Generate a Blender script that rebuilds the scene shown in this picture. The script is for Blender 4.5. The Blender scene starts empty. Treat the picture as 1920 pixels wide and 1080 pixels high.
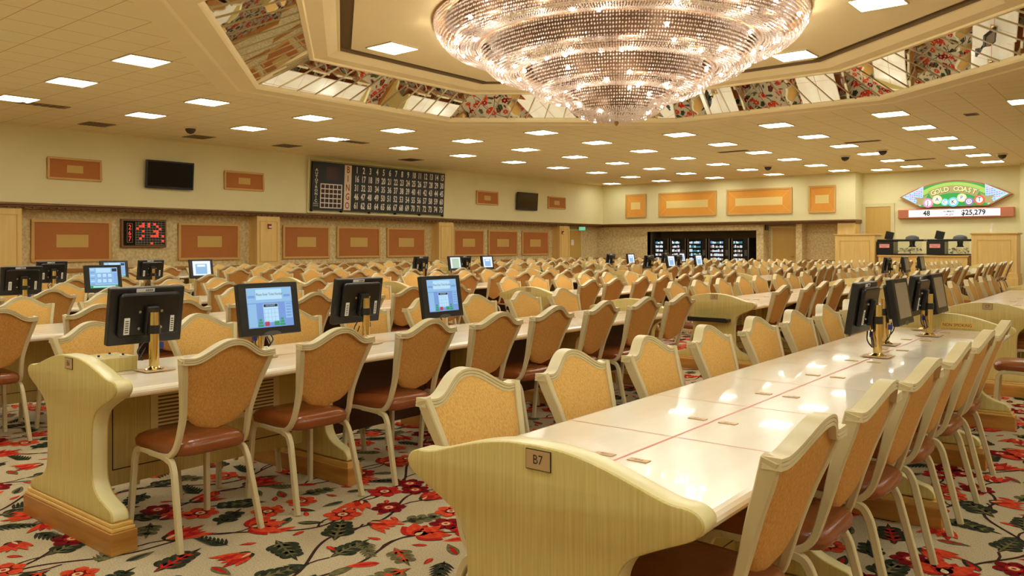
import bpy, bmesh, math, random
from mathutils import Vector, Matrix
sc = bpy.context.scene
C = sc.collection
PI = math.pi
# ------------------------------------------------------------------ camera
H = 1.42
YAW = 39.4
cam_d = bpy.data.cameras.new('camera')
cam = bpy.data.objects.new('camera', cam_d)
C.objects.link(cam)
cam.location = (0, 0, H)
cam.rotation_euler = (PI/2, 0, math.radians(YAW))
cam_d.sensor_width = 36
cam_d.lens = 36*1510/1920
cam_d.shift_y = -79/1920
cam_d.clip_start = 0.05
cam_d.clip_end = 200
sc.camera = cam
# ------------------------------------------------------------------ world, view
w = bpy.data.worlds.new('world')
sc.world = w
w.use_nodes = True
w.node_tree.nodes['Background'].inputs[0].default_value = (1, 0.9, 0.75, 1)
w.node_tree.nodes['Background'].inputs[1].default_value = 0.3
sc.view_settings.view_transform = 'Standard'
sc.view_settings.look = 'None'
sc.view_settings.exposure = 0.36
sc.view_settings.gamma = 1.0
sc.view_settings.use_curve_mapping = False
LAMP = 14.0            # brightness of a fluorescent ceiling panel
BULB = 80.0
sc.cycles.use_denoising = True
sc.cycles.max_bounces = 8
sc.cycles.diffuse_bounces = 6
sc.cycles.glossy_bounces = 4
sc.cycles.transmission_bounces = 4
sc.cycles.sample_clamp_indirect = 6.0
sc.cycles.use_light_tree = True
# ------------------------------------------------------------------ materials
def srgb(r, g, b):
    def f(c):
        c /= 255.0
        return c/12.92 if c <= 0.04045 else ((c+0.055)/1.055)**2.4
    return (f(r), f(g), f(b), 1)
M = {}
def newmat(name):
    m = bpy.data.materials.new(name)
    m.use_nodes = True
    M[name] = m
    nt = m.node_tree
    return m, nt, nt.nodes['Principled BSDF']
def mat(name, col, rough=0.5, metal=0.0, var=0.0, scale=(20, 20, 20), bump=0.0, bscale=None, col2=None, coat=0.0, spec=0.5, detail=4, sharp=None):
    m, nt, b = newmat(name)
    b.inputs['Base Color'].default_value = col
    b.inputs['Roughness'].default_value = rough
    b.inputs['Metallic'].default_value = metal
    b.inputs['Coat Weight'].default_value = coat
    b.inputs['Specular IOR Level'].default_value = spec
    if var or col2 or bump:
        tc = nt.nodes.new('ShaderNodeTexCoord')
        mp = nt.nodes.new('ShaderNodeMapping')
        mp.inputs['Scale'].default_value = scale
        nt.links.new(tc.outputs['Object'], mp.inputs[0])
        n = nt.nodes.new('ShaderNodeTexNoise')
        n.inputs['Detail'].default_value = detail
        n.inputs['Scale'].default_value = 1.0
        nt.links.new(mp.outputs[0], n.inputs['Vector'])
        if var or col2:
            cr = nt.nodes.new('ShaderNodeValToRGB')
            lo, hi = (0.3, 0.7) if sharp is None else sharp
            cr.color_ramp.elements[0].position = lo
            cr.color_ramp.elements[1].position = hi
            if col2 is None:
                k = 1-var
                col2 = (col[0]*k, col[1]*k, col[2]*k, 1)
            cr.color_ramp.elements[0].color = col2
            cr.color_ramp.elements[1].color = col
            nt.links.new(n.outputs['Fac'], cr.inputs[0])
            nt.links.new(cr.outputs[0], b.inputs['Base Color'])
        if bump:
            n2 = n
            if bscale:
                mp2 = nt.nodes.new('ShaderNodeMapping')
                mp2.inputs['Scale'].default_value = bscale
                nt.links.new(tc.outputs['Object'], mp2.inputs[0])
                n2 = nt.nodes.new('ShaderNodeTexNoise')
                n2.inputs['Scale'].default_value = 1.0
                nt.links.new(mp2.outputs[0], n2.inputs['Vector'])
            bp = nt.nodes.new('ShaderNodeBump')
            bp.inputs['Strength'].default_value = bump
            bp.inputs['Distance'].default_value = 0.01
            nt.links.new(n2.outputs['Fac'], bp.inputs['Height'])
            nt.links.new(bp.outputs[0], b.inputs['Normal'])
    return m
def emis(name, col, s):
    m, nt, b = newmat(name)
    b.inputs['Base Color'].default_value = (0.02, 0.02, 0.02, 1)
    b.inputs['Emission Color'].default_value = col
    b.inputs['Emission Strength'].default_value = s
    b.inputs['Roughness'].default_value = 0.4
    return m
mat('cream_paint', srgb(234, 224, 172), 0.75, var=0.04, scale=(1.5, 1.5, 1.5), bump=0.05, bscale=(60, 60, 60))
mat('plaster', srgb(242, 226, 174), 0.7, var=0.03, scale=(1, 1, 1))
mat('slot_dark', srgb(120, 98, 62), 0.9)
mat('wallpaper', srgb(230, 212, 160), 0.8, col2=srgb(206, 182, 124), scale=(14, 14, 14), bump=0.1, detail=8, sharp=(0.38, 0.64))
mat('soffit_wood', srgb(140, 98, 50), 0.5, var=0.3, scale=(3, 3, 40))
mat('gold_wood', srgb(238, 204, 128), 0.4, col2=srgb(228, 190, 110), scale=(14, 14, 1.2))
mat('ash_wood', srgb(212, 194, 122), 0.38, col2=srgb(194, 172, 98), scale=(120, 120, 3.5), detail=6, sharp=(0.32, 0.7))
mat('ash_edge', srgb(228, 216, 160), 0.3, var=0.05, scale=(20, 20, 4))
mat('oak_base', srgb(196, 142, 66), 0.35, col2=srgb(164, 106, 42), scale=(3, 3, 24), detail=5)
mat('dark_laminate', srgb(74, 46, 30), 0.5)
mat('oak_trim', srgb(222, 180, 96), 0.35)
mat('tabletop', srgb(248, 242, 222), 0.17, col2=srgb(240, 228, 206), scale=(5, 1.2, 5), coat=0.3, detail=7, sharp=(0.35, 0.6))
mat('table_line', srgb(196, 116, 90), 0.35)
mat('bronze', srgb(196, 164, 118), 0.45, metal=0.2)
mat('brass', srgb(228, 206, 146), 0.14, metal=1.0)
mat('fabric', srgb(226, 182, 102), 0.85, col2=srgb(206, 156, 76), scale=(220, 220, 45), bump=0.25, bscale=(400, 400, 80), detail=3, sharp=(0.35, 0.65))
mat('fabric_rear', srgb(216, 164, 86), 0.85, col2=srgb(194, 136, 62), scale=(220, 220, 45), bump=0.25, bscale=(400, 400, 80), detail=3, sharp=(0.35, 0.65))
mat('vinyl', srgb(144, 78, 36), 0.24, var=0.12, scale=(12, 12, 12), bump=0.06, bscale=(90, 90, 90), coat=0.15)
mat('frame_paint', srgb(212, 197, 152), 0.34, var=0.05, scale=(30, 30, 6))
mat('groove', srgb(150, 128, 86), 0.6)
mat('black_plastic', srgb(30, 29, 30), 0.35)
mat('dark_plastic', srgb(16, 16, 17), 0.3)
mat('grey_metal', srgb(96, 98, 98), 0.4, metal=0.5)
mat('sticker', srgb(226, 226, 220), 0.5)
mat('ink', srgb(36, 26, 20), 0.5)
mat('blue_plug', srgb(40, 52, 140), 0.4)
mat('steel', srgb(190, 190, 186), 0.25, metal=1.0)
mat('grey_screen', srgb(150, 138, 120), 0.3)
mat('panel_brown', srgb(188, 116, 54), 0.8, var=0.08, scale=(2, 2, 2))
mat('panel_orange', srgb(232, 162, 62), 0.8, var=0.06, scale=(2, 2, 2))
mat('panel_gold', srgb(212, 176, 96), 0.8)
mat('panel_gold_light', srgb(236, 206, 128), 0.8)
mat('panel_frame', srgb(214, 168, 92), 0.45)
mat('tv_screen', srgb(14, 14, 16), 0.12)
mat('board_black', srgb(26, 26, 24), 0.4)
mat('board_white', srgb(232, 226, 214), 0.5)
mat('board_cream', srgb(228, 208, 178), 0.5)
mat('board_red', srgb(150, 26, 20), 0.5)
mat('board_maroon', srgb(58, 18, 12), 0.3)
mat('vent', srgb(222, 204, 148), 0.5)
mat('vent_slot', srgb(110, 90, 54), 0.8)
mat('ceiling_vent', srgb(150, 122, 72), 0.6)
mat('dome', srgb(60, 46, 30), 0.15)
mat('copper', srgb(196, 122, 92), 0.3, metal=0.5)
mat('door_wood', srgb(208, 170, 88), 0.4, var=0.08, scale=(20, 20, 1.5))
mat('door_frame', srgb(220, 208, 156), 0.5)
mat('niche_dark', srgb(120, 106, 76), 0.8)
mat('white_paper', srgb(240, 236, 228), 0.6)
mat('red_box', srgb(150, 40, 30), 0.4)
mat('chrome_bar', srgb(214, 200, 170), 0.2, metal=1.0)
mat('bar_dark', srgb(60, 44, 26), 0.4)
mat('carpet', srgb(204, 188, 154), 1.0, col2=srgb(174, 156, 120), scale=(150, 150, 150), bump=0.6, bscale=(260, 260, 260), detail=2, sharp=(0.3, 0.6), spec=0.1)
for n, c, c2 in (('carpet_red', (196, 44, 34), (150, 24, 24)), ('carpet_orange', (224, 84, 44), (190, 52, 30)), ('carpet_green', (62, 66, 44), (36, 38, 28)), ('carpet_olive', (124, 114, 78), (84, 82, 50)), ('carpet_vine', (76, 46, 40), (50, 30, 26)), ('carpet_dark_red', (138, 20, 24), (96, 14, 18)), ('carpet_cream', (226, 200, 150), (200, 160, 110))):
    mat(n, srgb(*c), 1.0, col2=srgb(*c2), scale=(34, 34, 34), bump=0.5, bscale=(260, 260, 260), detail=3, spec=0.1)
emis('lamp_diffuser', (0.975, 1.0, 0.90, 1), LAMP)
emis('bulb', (1, 0.88, 0.74, 1), BULB)
emis('screen_pale', srgb(176, 214, 238), 0.85)
emis('screen_blue', srgb(112, 150, 214), 0.8)
emis('screen_mid', srgb(140, 186, 226), 0.8)
emis('screen_white', srgb(226, 232, 240), 0.9)
emis('screen_red', srgb(190, 60, 70), 0.7)
emis('screen_green', srgb(40, 160, 90), 0.7)
emis('screen_dark', srgb(30, 40, 60), 0.5)
emis('screen_mint', srgb(176, 206, 176), 0.8)
emis('led_red', srgb(250, 60, 40), 1.0)
emis('led_orange', srgb(230, 120, 50), 0.8)
emis('sign_white', (1, 1, 1, 1), 1.3)
emis('sign_fan', srgb(196, 220, 240), 0.9)
emis('sign_green', srgb(40, 170, 70), 0.8)
emis('sign_lime', srgb(170, 210, 90), 0.9)
emis('sign_gold', srgb(236, 214, 120), 0.8)
emis('sign_tan', srgb(198, 180, 110), 0.7)
emis('sign_blue', srgb(120, 170, 230), 0.9)
emis('sign_pink', srgb(230, 150, 190), 0.9)
emis('sign_cyan', srgb(120, 210, 220), 0.9)
emis('sign_red', srgb(236, 96, 50), 0.9)
emis('sign_purple', srgb(150, 120, 190), 0.9)
emis('sign_yellow', srgb(236, 226, 150), 0.95)
emis('exit_green', srgb(110, 200, 150), 0.9)
emis('vend_white', srgb(220, 232, 240), 0.8)
emis('vend_blue', srgb(90, 150, 220), 0.8)
emis('vend_teal', srgb(60, 150, 160), 0.6)
emis('vend_warm', srgb(190, 160, 140), 0.45)
emis('machine_label', srgb(236, 140, 110), 0.7)
# ceiling tiles with their grid
def grid_mat(name, c1, c2, step, ox, oy, lw):
    m, nt, b = newmat(name)
    b.inputs['Roughness'].default_value = 0.85
    N = nt.nodes.new; L = nt.links.new
    tc = N('ShaderNodeTexCoord'); sp = N('ShaderNodeSeparateXYZ')
    L(tc.outputs['Object'], sp.inputs[0])
    outs = []
    for k, o in ((0, ox), (1, oy)):
        a = N('ShaderNodeMath'); a.operation = 'SUBTRACT'; a.inputs[1].default_value = o-50*step
        L(sp.outputs[k], a.inputs[0])
        d = N('ShaderNodeMath'); d.operation = 'DIVIDE'; d.inputs[1].default_value = step
        L(a.outputs[0], d.inputs[0])
        fr = N('ShaderNodeMath'); fr.operation = 'FRACT'
        L(d.outputs[0], fr.inputs[0])
        lt = N('ShaderNodeMath'); lt.operation = 'LESS_THAN'; lt.inputs[1].default_value = lw/step
        L(fr.outputs[0], lt.inputs[0])
        outs.append(lt)
    mx = N('ShaderNodeMath'); mx.operation = 'MAXIMUM'
    L(outs[0].outputs[0], mx.inputs[0]); L(outs[1].outputs[0], mx.inputs[1])
    mi = N('ShaderNodeMix'); mi.data_type = 'RGBA'
    L(mx.outputs[0], mi.inputs[0])
    no = N('ShaderNodeTexNoise'); no.inputs['Scale'].default_value = 30
    L(tc.outputs['Object'], no.inputs['Vector'])
    cr = N('ShaderNodeValToRGB')
    cr.color_ramp.elements[0].color = tuple(x*0.9 for x in c1[:3])+(1,)
    cr.color_ramp.elements[1].color = c1
    L(no.outputs['Fac'], cr.inputs[0])
    L(cr.outputs[0], mi.inputs[6]); mi.inputs[7].default_value = c2
    L(mi.outputs[2], b.inputs['Base Color'])
LX0, LXS, LY0, LYS = -16.85, 2.45, 5.8, 2.47
grid_mat('ceiling_tile', srgb(244, 228, 174), srgb(200, 174, 114), LXS/4, LX0-LXS/8, LY0-LXS/8, 0.014)
# mirror
m, nt, b = newmat('mirror')
b.inputs['Base Color'].default_value = (0.82, 0.80, 0.74, 1)
b.inputs['Metallic'].default_value = 1.0
b.inputs['Roughness'].default_value = 0.015
# crystal beads
m, nt, b = newmat('crystal')
out = nt.nodes['Material Output']
b.inputs['Base Color'].default_value = (0.97, 0.92, 0.88, 1)
b.inputs['Metallic'].default_value = 0.35
b.inputs['Roughness'].default_value = 0.12
tr = nt.nodes.new('ShaderNodeBsdfTranslucent')
tr.inputs[0].default_value = (1.0, 0.93, 0.86, 1)
mx = nt.nodes.new('ShaderNodeMixShader')
mx.inputs[0].default_value = 0.5
nt.links.new(b.outputs[0], mx.inputs[1]); nt.links.new(tr.outputs[0], mx.inputs[2])
nt.links.new(mx.outputs[0], out.inputs[0])
mat('chandelier_gold', srgb(176, 134, 84), 0.45, metal=0.5)
mat('dish', srgb(96, 70, 46), 0.6, metal=0.3)
m, nt, b = newmat('clear_plastic')
b.inputs['Base Color'].default_value = (0.9, 0.92, 0.9, 1)
b.inputs['Transmission Weight'].default_value = 1.0
b.inputs['Roughness'].default_value = 0.03
b.inputs['IOR'].default_value = 1.1

# ------------------------------------------------------------------ mesh builder
class MB:
    def __init__(s):
        s.v = []; s.f = []; s.mi = []
    def add(s, vs, fs, mi=0, mt=None):
        o = len(s.v)
        if mt is not None:
            vs = [mt @ Vector(p) for p in vs]
        s.v += [tuple(p) for p in vs]
        s.f += [tuple(i+o for i in f) for f in fs]
        s.mi += [mi]*len(fs)
    def box(s, x0, x1, y0, y1, z0, z1, mi=0, mt=None):
        vs = [(x0,y0,z0),(x1,y0,z0),(x1,y1,z0),(x0,y1,z0),(x0,y0,z1),(x1,y0,z1),(x1,y1,z1),(x0,y1,z1)]
        s.add(vs, [(0,3,2,1),(4,5,6,7),(0,1,5,4),(1,2,6,5),(2,3,7,6),(3,0,4,7)], mi, mt)
    def quad(s, a, b, c, d, mi=0):
        s.add([a, b, c, d], [(0,1,2,3)], mi)
    def prism(s, poly, t0, t1, f, mi=0, mside=None):
        """poly in 2D, f(u,v,t) -> 3D"""
        n = len(poly)
        vs = [f(u, v, t0) for u, v in poly]+[f(u, v, t1) for u, v in poly]
        s.add(vs, [tuple(range(n))[::-1], tuple(range(n, 2*n))], mi)
        s.add(vs, [(i, (i+1) % n, n+(i+1) % n, n+i) for i in range(n)], mi if mside is None else mside)
    def cyl(s, p0, p1, r, n=12, mi=0, r1=None):
        p0 = Vector(p0); p1 = Vector(p1); d = (p1-p0).normalized()
        a = d.orthogonal().normalized(); b = d.cross(a)
        r1 = r if r1 is None else r1
        vs = []
        for p, rr in ((p0, r), (p1, r1)):
            for i in range(n):
                t = 2*PI*i/n
                vs.append(p+(a*math.cos(t)+b*math.sin(t))*rr)
        s.add(vs, [(i, (i+1) % n, n+(i+1) % n, n+i) for i in range(n)]+[tuple(range(n))[::-1], tuple(range(n, 2*n))], mi)
    def lathe(s, prof, n=32, mi=0, c=(0, 0, 0)):
        vs = []; fs = []
        for r, z in prof:
            for i in range(n):
                t = 2*PI*i/n
                vs.append((c[0]+r*math.cos(t), c[1]+r*math.sin(t), c[2]+z))
        for k in range(len(prof)-1):
            for i in range(n):
                j = (i+1) % n
                fs.append((k*n+i, k*n+j, (k+1)*n+j, (k+1)*n+i))
        s.add(vs, fs, mi)
    def tube(s, pts, r, n=6, mi=0):
        pts = [Vector(p) for p in pts]; vs = []; fs = []
        for i, p in enumerate(pts):
            d = (pts[min(i+1, len(pts)-1)]-pts[max(i-1, 0)]).normalized()
            a = d.cross(Vector((0, 0, 1)))
            if a.length < 0.05: a = d.cross(Vector((1, 0, 0)))
            a.normalize(); b = d.cross(a)
            for k in range(n):
                t = 2*PI*k/n
                vs.append(p+(a*math.cos(t)+b*math.sin(t))*r)
        for i in range(len(pts)-1):
            for k in range(n):
                fs.append((i*n+k, i*n+(k+1) % n, (i+1)*n+(k+1) % n, (i+1)*n+k))
        fs += [tuple(range(n))[::-1], tuple(range((len(pts)-1)*n, len(pts)*n))]
        s.add(vs, fs, mi)
    def sweep(s, pts, lat, wt, mi=0, sec=None):
        """rectangular (chamfered) section swept along pts; lat = lateral axis, wt = [(width, thickness)]"""
        pts = [Vector(p) for p in pts]; vs = []; fs = []; n = 0
        for i, p in enumerate(pts):
            T = (pts[min(i+1, len(pts)-1)]-pts[max(i-1, 0)]).normalized()
            la = Vector(lat); la = (la-T*la.dot(T)).normalized(); nn = T.cross(la)
            W, t = wt[i] if isinstance(wt, list) else wt
            c = 0.14*min(W, t); a = W/2; b = t/2
            q = sec(a, b) if sec else [(-a+c,-b),(a-c,-b),(a,-b+c),(a,b-c),(a-c,b),(-a+c,b),(-a,b-c),(-a,-b+c)]
            n = len(q)
            for x, y in q: vs.append(p+la*x+nn*y)
        for i in range(len(pts)-1):
            for k in range(n):
                fs.append((i*n+k, i*n+(k+1) % n, (i+1)*n+(k+1) % n, (i+1)*n+k))
        fs += [tuple(range(n))[::-1], tuple(range((len(pts)-1)*n, len(pts)*n))]
        s.add(vs, fs, mi)
    def sphere(s, c, r, n=10, mi=0, zs=1.0):
        vs = []; fs = []; k = n//2
        for j in range(1, k):
            a = PI*j/k
            for i in range(n):
                t = 2*PI*i/n
                vs.append((c[0]+r*math.sin(a)*math.cos(t), c[1]+r*math.sin(a)*math.sin(t), c[2]+r*zs*math.cos(a)))
        for j in range(k-2):
            for i in range(n):
                fs.append((j*n+i, (j+1)*n+i, (j+1)*n+(i+1) % n, j*n+(i+1) % n))
        o = len(vs); vs += [(c[0], c[1], c[2]+r*zs), (c[0], c[1], c[2]-r*zs)]
        for i in range(n):
            fs.append((o, i, (i+1) % n)); fs.append((o+1, (k-2)*n+(i+1) % n, (k-2)*n+i))
        s.add(vs, fs, mi)
    def text(s, string, size, f, mi=0, sx=1.0, align='CENTER', bold=0.0, depth=0.0):
        """f(u,v) -> 3D point"""
        tv, tf = text_geo(string, align, bold)
        s.add([f(x*size*sx, y*size) for x, y in tv], tf, mi)
    def mesh(s, name, mats, bevel=0, smooth=None, seg=2):
        me = bpy.data.meshes.new(name)
        me.from_pydata(s.v, [], s.f)
        if not isinstance(mats, (list, tuple)): mats = [mats]
        for q in mats: me.materials.append(M[q] if isinstance(q, str) else q)
        me.polygons.foreach_set('material_index', s.mi)
        me.update()
        if bevel or smooth is not None:
            bm = bmesh.new(); bm.from_mesh(me)
            bmesh.ops.remove_doubles(bm, verts=bm.verts, dist=1e-5)
            bmesh.ops.recalc_face_normals(bm, faces=bm.faces)
            if bevel:
                es = [e for e in bm.edges if len(e.link_faces) == 2 and e.calc_face_angle() > 0.6]
                bmesh.ops.bevel(bm, geom=es, offset=bevel, segments=seg, affect='EDGES', profile=0.5, clamp_overlap=True)
            if smooth is not None:
                for f in bm.faces: f.smooth = True
                for e in bm.edges:
                    if len(e.link_faces) == 2 and e.calc_face_angle() > smooth: e.smooth = False
            bm.to_mesh(me); bm.free()
        return me
    def build(s, name, mats, parent=None, bevel=0, smooth=None, seg=2, loc=None):
        o = bpy.data.objects.new(name, s.mesh(name, mats, bevel, smooth, seg))
        C.objects.link(o)
        if loc: o.location = loc
        o.parent = parent
        return o
_tg = {}
def text_geo(string, align='CENTER', bold=0.0):
    key = (string, align, bold)
    if key not in _tg:
        cu = bpy.data.curves.new('t', 'FONT')
        cu.body = string; cu.size = 1.0; cu.align_x = align; cu.align_y = 'CENTER'
        cu.resolution_u = 2; cu.offset = bold
        ob = bpy.data.objects.new('t', cu)
        me = bpy.data.meshes.new_from_object(ob)
        _tg[key] = ([(v.co.x, v.co.y) for v in me.vertices], [tuple(p.vertices) for p in me.polygons])
        bpy.data.objects.remove(ob); bpy.data.curves.remove(cu); bpy.data.meshes.remove(me)
    return _tg[key]
def tag(o, label=None, cat=None, group=None, kind=None):
    if label: o['label'] = label
    if cat: o['category'] = cat
    if group: o['group'] = group
    if kind: o['kind'] = kind
    return o
def empty(name, loc=(0, 0, 0), rz=0.0):
    o = bpy.data.objects.new(name, None); C.objects.link(o)
    o.empty_display_size = 0.1
    o.location = loc; o.rotation_euler = (0, 0, rz)
    return o
KIDS = {}
def copy_tree(o, parent=None):
    c = o.copy(); C.objects.link(c); c.parent = parent
    for ch in [x for x in ALLKIDS(o)]: copy_tree(ch, c)
    return c
def ALLKIDS(o):
    return KIDS.get(o.data.name if o.data else o.name, None) or [x for x in o.children]
def ordinal(n):
    return ['first','second','third','fourth','fifth','sixth','seventh','eighth','ninth','tenth','eleventh','twelfth','thirteenth','fourteenth'][n]
# frames: the tables stand 0.9 degrees off the walls
AL = math.radians(0.9)
def tw(x, y, z=0.0):
    return Vector((x*math.cos(AL)-y*math.sin(AL), x*math.sin(AL)+y*math.cos(AL), z))
def interp(p, q, t): return p+(q-p)*t
def catmull(pts, n=5):
    P = [Vector(p) for p in pts]; P = [P[0]*2-P[1]]+P+[P[-1]*2-P[-2]]; out = []
    for i in range(1, len(P)-2):
        for k in range(n):
            t = k/n; a, b, c, d = P[i-1], P[i], P[i+1], P[i+2]
            out.append(0.5*((2*b)+(c-a)*t+(2*a-5*b+4*c-d)*t*t+(3*b-a-3*c+d)*t*t*t))
    out.append(P[-2]); return out

# ------------------------------------------------------------------ room shell
ZC = 4.2; ZS = 2.42; XW = -20.5; XR = -21.05; YB = 31.6; XE = 9.0; YN = -6.0
CX, CY = -6.42, 10.5
def octo(off):
    a, b, c, d = 5.95, 5.65, 2.13, 2.42
    t = off*(math.sqrt(2)-1)
    A, B, Cc, D = a+off, b+off, c+t, d+t
    return [(CX+x, CY+y) for x, y in ((Cc,-B),(A,-D),(A,D),(Cc,B),(-Cc,B),(-A,D),(-A,-D),(-Cc,-B))]
def rings(mb, prof, mi=0):
    rs = [[(x, y, z) for x, y in octo(o)] for o, z in prof]
    for a, b in zip(rs, rs[1:]):
        for i in range(8):
            j = (i+1) % 8
            mb.quad(a[i], a[j], b[j], b[i], mi)
def struct(name, mb, mats, **k):
    return tag(mb.build(name, mats, **k), kind='structure')
# ceiling with the octagonal opening
mb = MB(); O = octo(0.74)
x0, x1, y0, y1 = XR, XE, YN, 33.6
Bd = [(x0, y0), (x1, y0), (x1, y1), (x0, y1)]
ov = [(x, y, ZC) for x, y in O]
bv = [(x, y, ZC) for x, y in Bd]
vs = ov+bv
fs = [(0, 7, 8), (0, 8, 9), (0, 9, 1), (1, 9, 2), (2, 9, 10), (2, 10, 3), (3, 10, 4), (4, 10, 11), (4, 11, 5), (5, 11, 6), (6, 11, 8), (6, 8, 7)]
mb.add(vs, fs)
struct('ceiling', mb, 'ceiling_tile')
mb = MB()
rings(mb, [(0.74, 4.2), (0.72, 4.15), (0.40, 4.15), (0.36, 4.17), (0.05, 4.17), (0.02, 4.20), (0.0, 4.25)])
struct('trim_1', mb, 'plaster')
mb = MB()
rings(mb, [(-0.95, 4.63), (-0.93, 4.60), (-1.0, 4.60), (-1.02, 4.63), (-1.25, 4.64), (-1.42, 4.72), (-1.47, 4.72)])
struct('trim_2', mb, 'plaster')
mb = MB()
rings(mb, [(-1.47, 4.72), (-1.47, 4.79), (-1.66, 4.79), (-1.66, 4.735)])
struct('trim_3', mb, 'slot_dark')
mb = MB()
mb.add([(x, y, 4.735) for x, y in octo(-1.66)], [tuple(range(8))])
o = mb.build('ceiling_tray', 'plaster'); tag(o, kind='structure')
# roof slab above everything keeps outside light out
mb = MB(); mb.box(x0, x1, y0, y1, 5.0, 5.1); struct('ceiling_slab', mb, 'plaster')
# mirrored cove
cove = tag(empty('mirrored_cove', (CX, CY, 4.25)), 'octagonal ring of tilted mirror panels around the ceiling recess', 'mirror')
A0 = octo(0.0); A1 = octo(-0.95)
inv = Matrix.Translation((-CX, -CY, -4.25))
for i in range(8):
    j = (i+1) % 8
    a = Vector((*A0[i], 4.25)); b = Vector((*A0[j], 4.25)); c = Vector((*A1[j], 4.63)); d = Vector((*A1[i], 4.63))
    mb = MB(); mb.add([inv @ p for p in (a, b, c, d)], [(0, 1, 2, 3)])
    pm = mb.build('mirror_panel', 'mirror', cove)
    n = max(6, round((b-a).length/0.42)); bars = MB()
    nor = (b-a).cross(d-a).normalized()
    if nor.z > 0: nor = -nor
    for k in range(n+1):
        t = k/n; p = a.lerp(b, t); q = d.lerp(c, t)
        u = (b-a).normalized()*0.011
        vs = [p-u, p+u, q+u, q-u]
        vs = vs+[v+nor*0.012 for v in vs]
        bars.add([inv @ v for v in vs], [(0,1,2,3),(4,5,6,7),(0,1,5,4),(1,2,6,5),(2,3,7,6),(3,0,4,7)])
    bars.build('glazing_bars', 'chrome_bar', pm)
# walls
def wallbox(name, m, *b):
    mb = MB(); mb.box(*b); return struct(name, mb, m)
wallbox('wall_left', 'cream_paint', XW-0.7, XW, YN, YB, ZS, ZC)
wallbox('wall_left_lower', 'wallpaper', XR-0.15, XR, YN, 33.0, 0, ZS)
mb = MB()   # moulding under the upper wall
for (dx, z0_, z1_) in ((0.02, ZS-0.045, ZS+0.0), (-0.06, ZS-0.09, ZS-0.045), (-0.14, ZS-0.13, ZS-0.09)):
    mb.box(XR, XW+dx, YN, YB+0.3, z0_, z1_)
for k in range(150):
    y = 6.0+k*0.18
    mb.box(XW-0.14, XW-0.09, y, y+0.09, ZS-0.125, ZS-0.085)
struct('trim_4', mb, 'soffit_wood')
mb = MB(); mb.box(XR, XR+0.05, YN, 32.2, 0.80, 0.86); mb.box(XR, XR+0.03, YN, 32.2, 0.76, 0.80)
struct('trim_5', mb, 'oak_base')
mb = MB(); mb.box(XR, XR+0.03, YN, 32.2, 0.0, 0.15); struct('baseboard_left', mb, 'oak_base')
# back wall, upper and lower
XBR = -9.25
wallbox('wall_back', 'cream_paint', XW, XBR, YB, YB+1.9, ZS, ZC)
YL = 31.95
wallbox('wall_back_lower', 'wallpaper', XR, -18.35, YL, YL+0.3, 0, ZS)
mb = MB(); mb.box(-18.35, -12.95, YL, YL+0.12, 2.06, ZS); mb.box(-13.25, -12.95, YL, YL+0.9, 0, 2.06)
struct('wall_back_niche', mb, 'wallpaper')
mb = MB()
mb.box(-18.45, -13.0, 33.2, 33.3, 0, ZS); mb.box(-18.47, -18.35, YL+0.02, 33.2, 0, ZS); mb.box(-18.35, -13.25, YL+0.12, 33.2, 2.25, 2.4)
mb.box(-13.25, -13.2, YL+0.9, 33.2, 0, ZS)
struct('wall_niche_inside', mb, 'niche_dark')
mb = MB(); mb.box(-12.95, -9.9, 32.5, 32.6, 0, ZS); mb.box(-11.62, -11.38, YL, 32.5, 0, ZS)
struct('wall_back_alcove', mb, 'wallpaper')
mb = MB(); mb.box(-12.95, -11.6, 32.1, 32.5, 2.27, ZS); struct('trim_6', mb, 'soffit_wood')
mb = MB()
for (dy, z0_, z1_) in ((-0.02, ZS-0.045, ZS), (0.06, ZS-0.09, ZS-0.045), (0.14, ZS-0.13, ZS-0.09)):
    mb.box(XR, XBR, YB+dy, 32.5, z0_, z1_)
struct('trim_7', mb, 'soffit_wood')
mb = MB(); mb.box(-13.25, -12.97, YL-0.03, YL, 0.80, 0.86); mb.box(-11.36, -9.9, 32.46, 32.5, 0.80, 0.86); mb.box(XR, -18.35, YL-0.03, YL, 0.80, 0.86)
struct('trim_8', mb, 'oak_base')
# right hand recess of the back wall
wallbox('wall_back_recess', 'cream_paint', XBR+0.001, XE, 32.5, 32.7, 0, ZC)
wallbox('wall_back_corner', 'cream_paint', -4.0, XE, 31.9, 32.5, 0, ZC)
wallbox('wall_right', 'cream_paint', XE, XE+0.2, YN, 33.6, 0, ZC)
wallbox('wall_near', 'cream_paint', XR, XE, YN-0.2, YN, 0, ZC)
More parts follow.
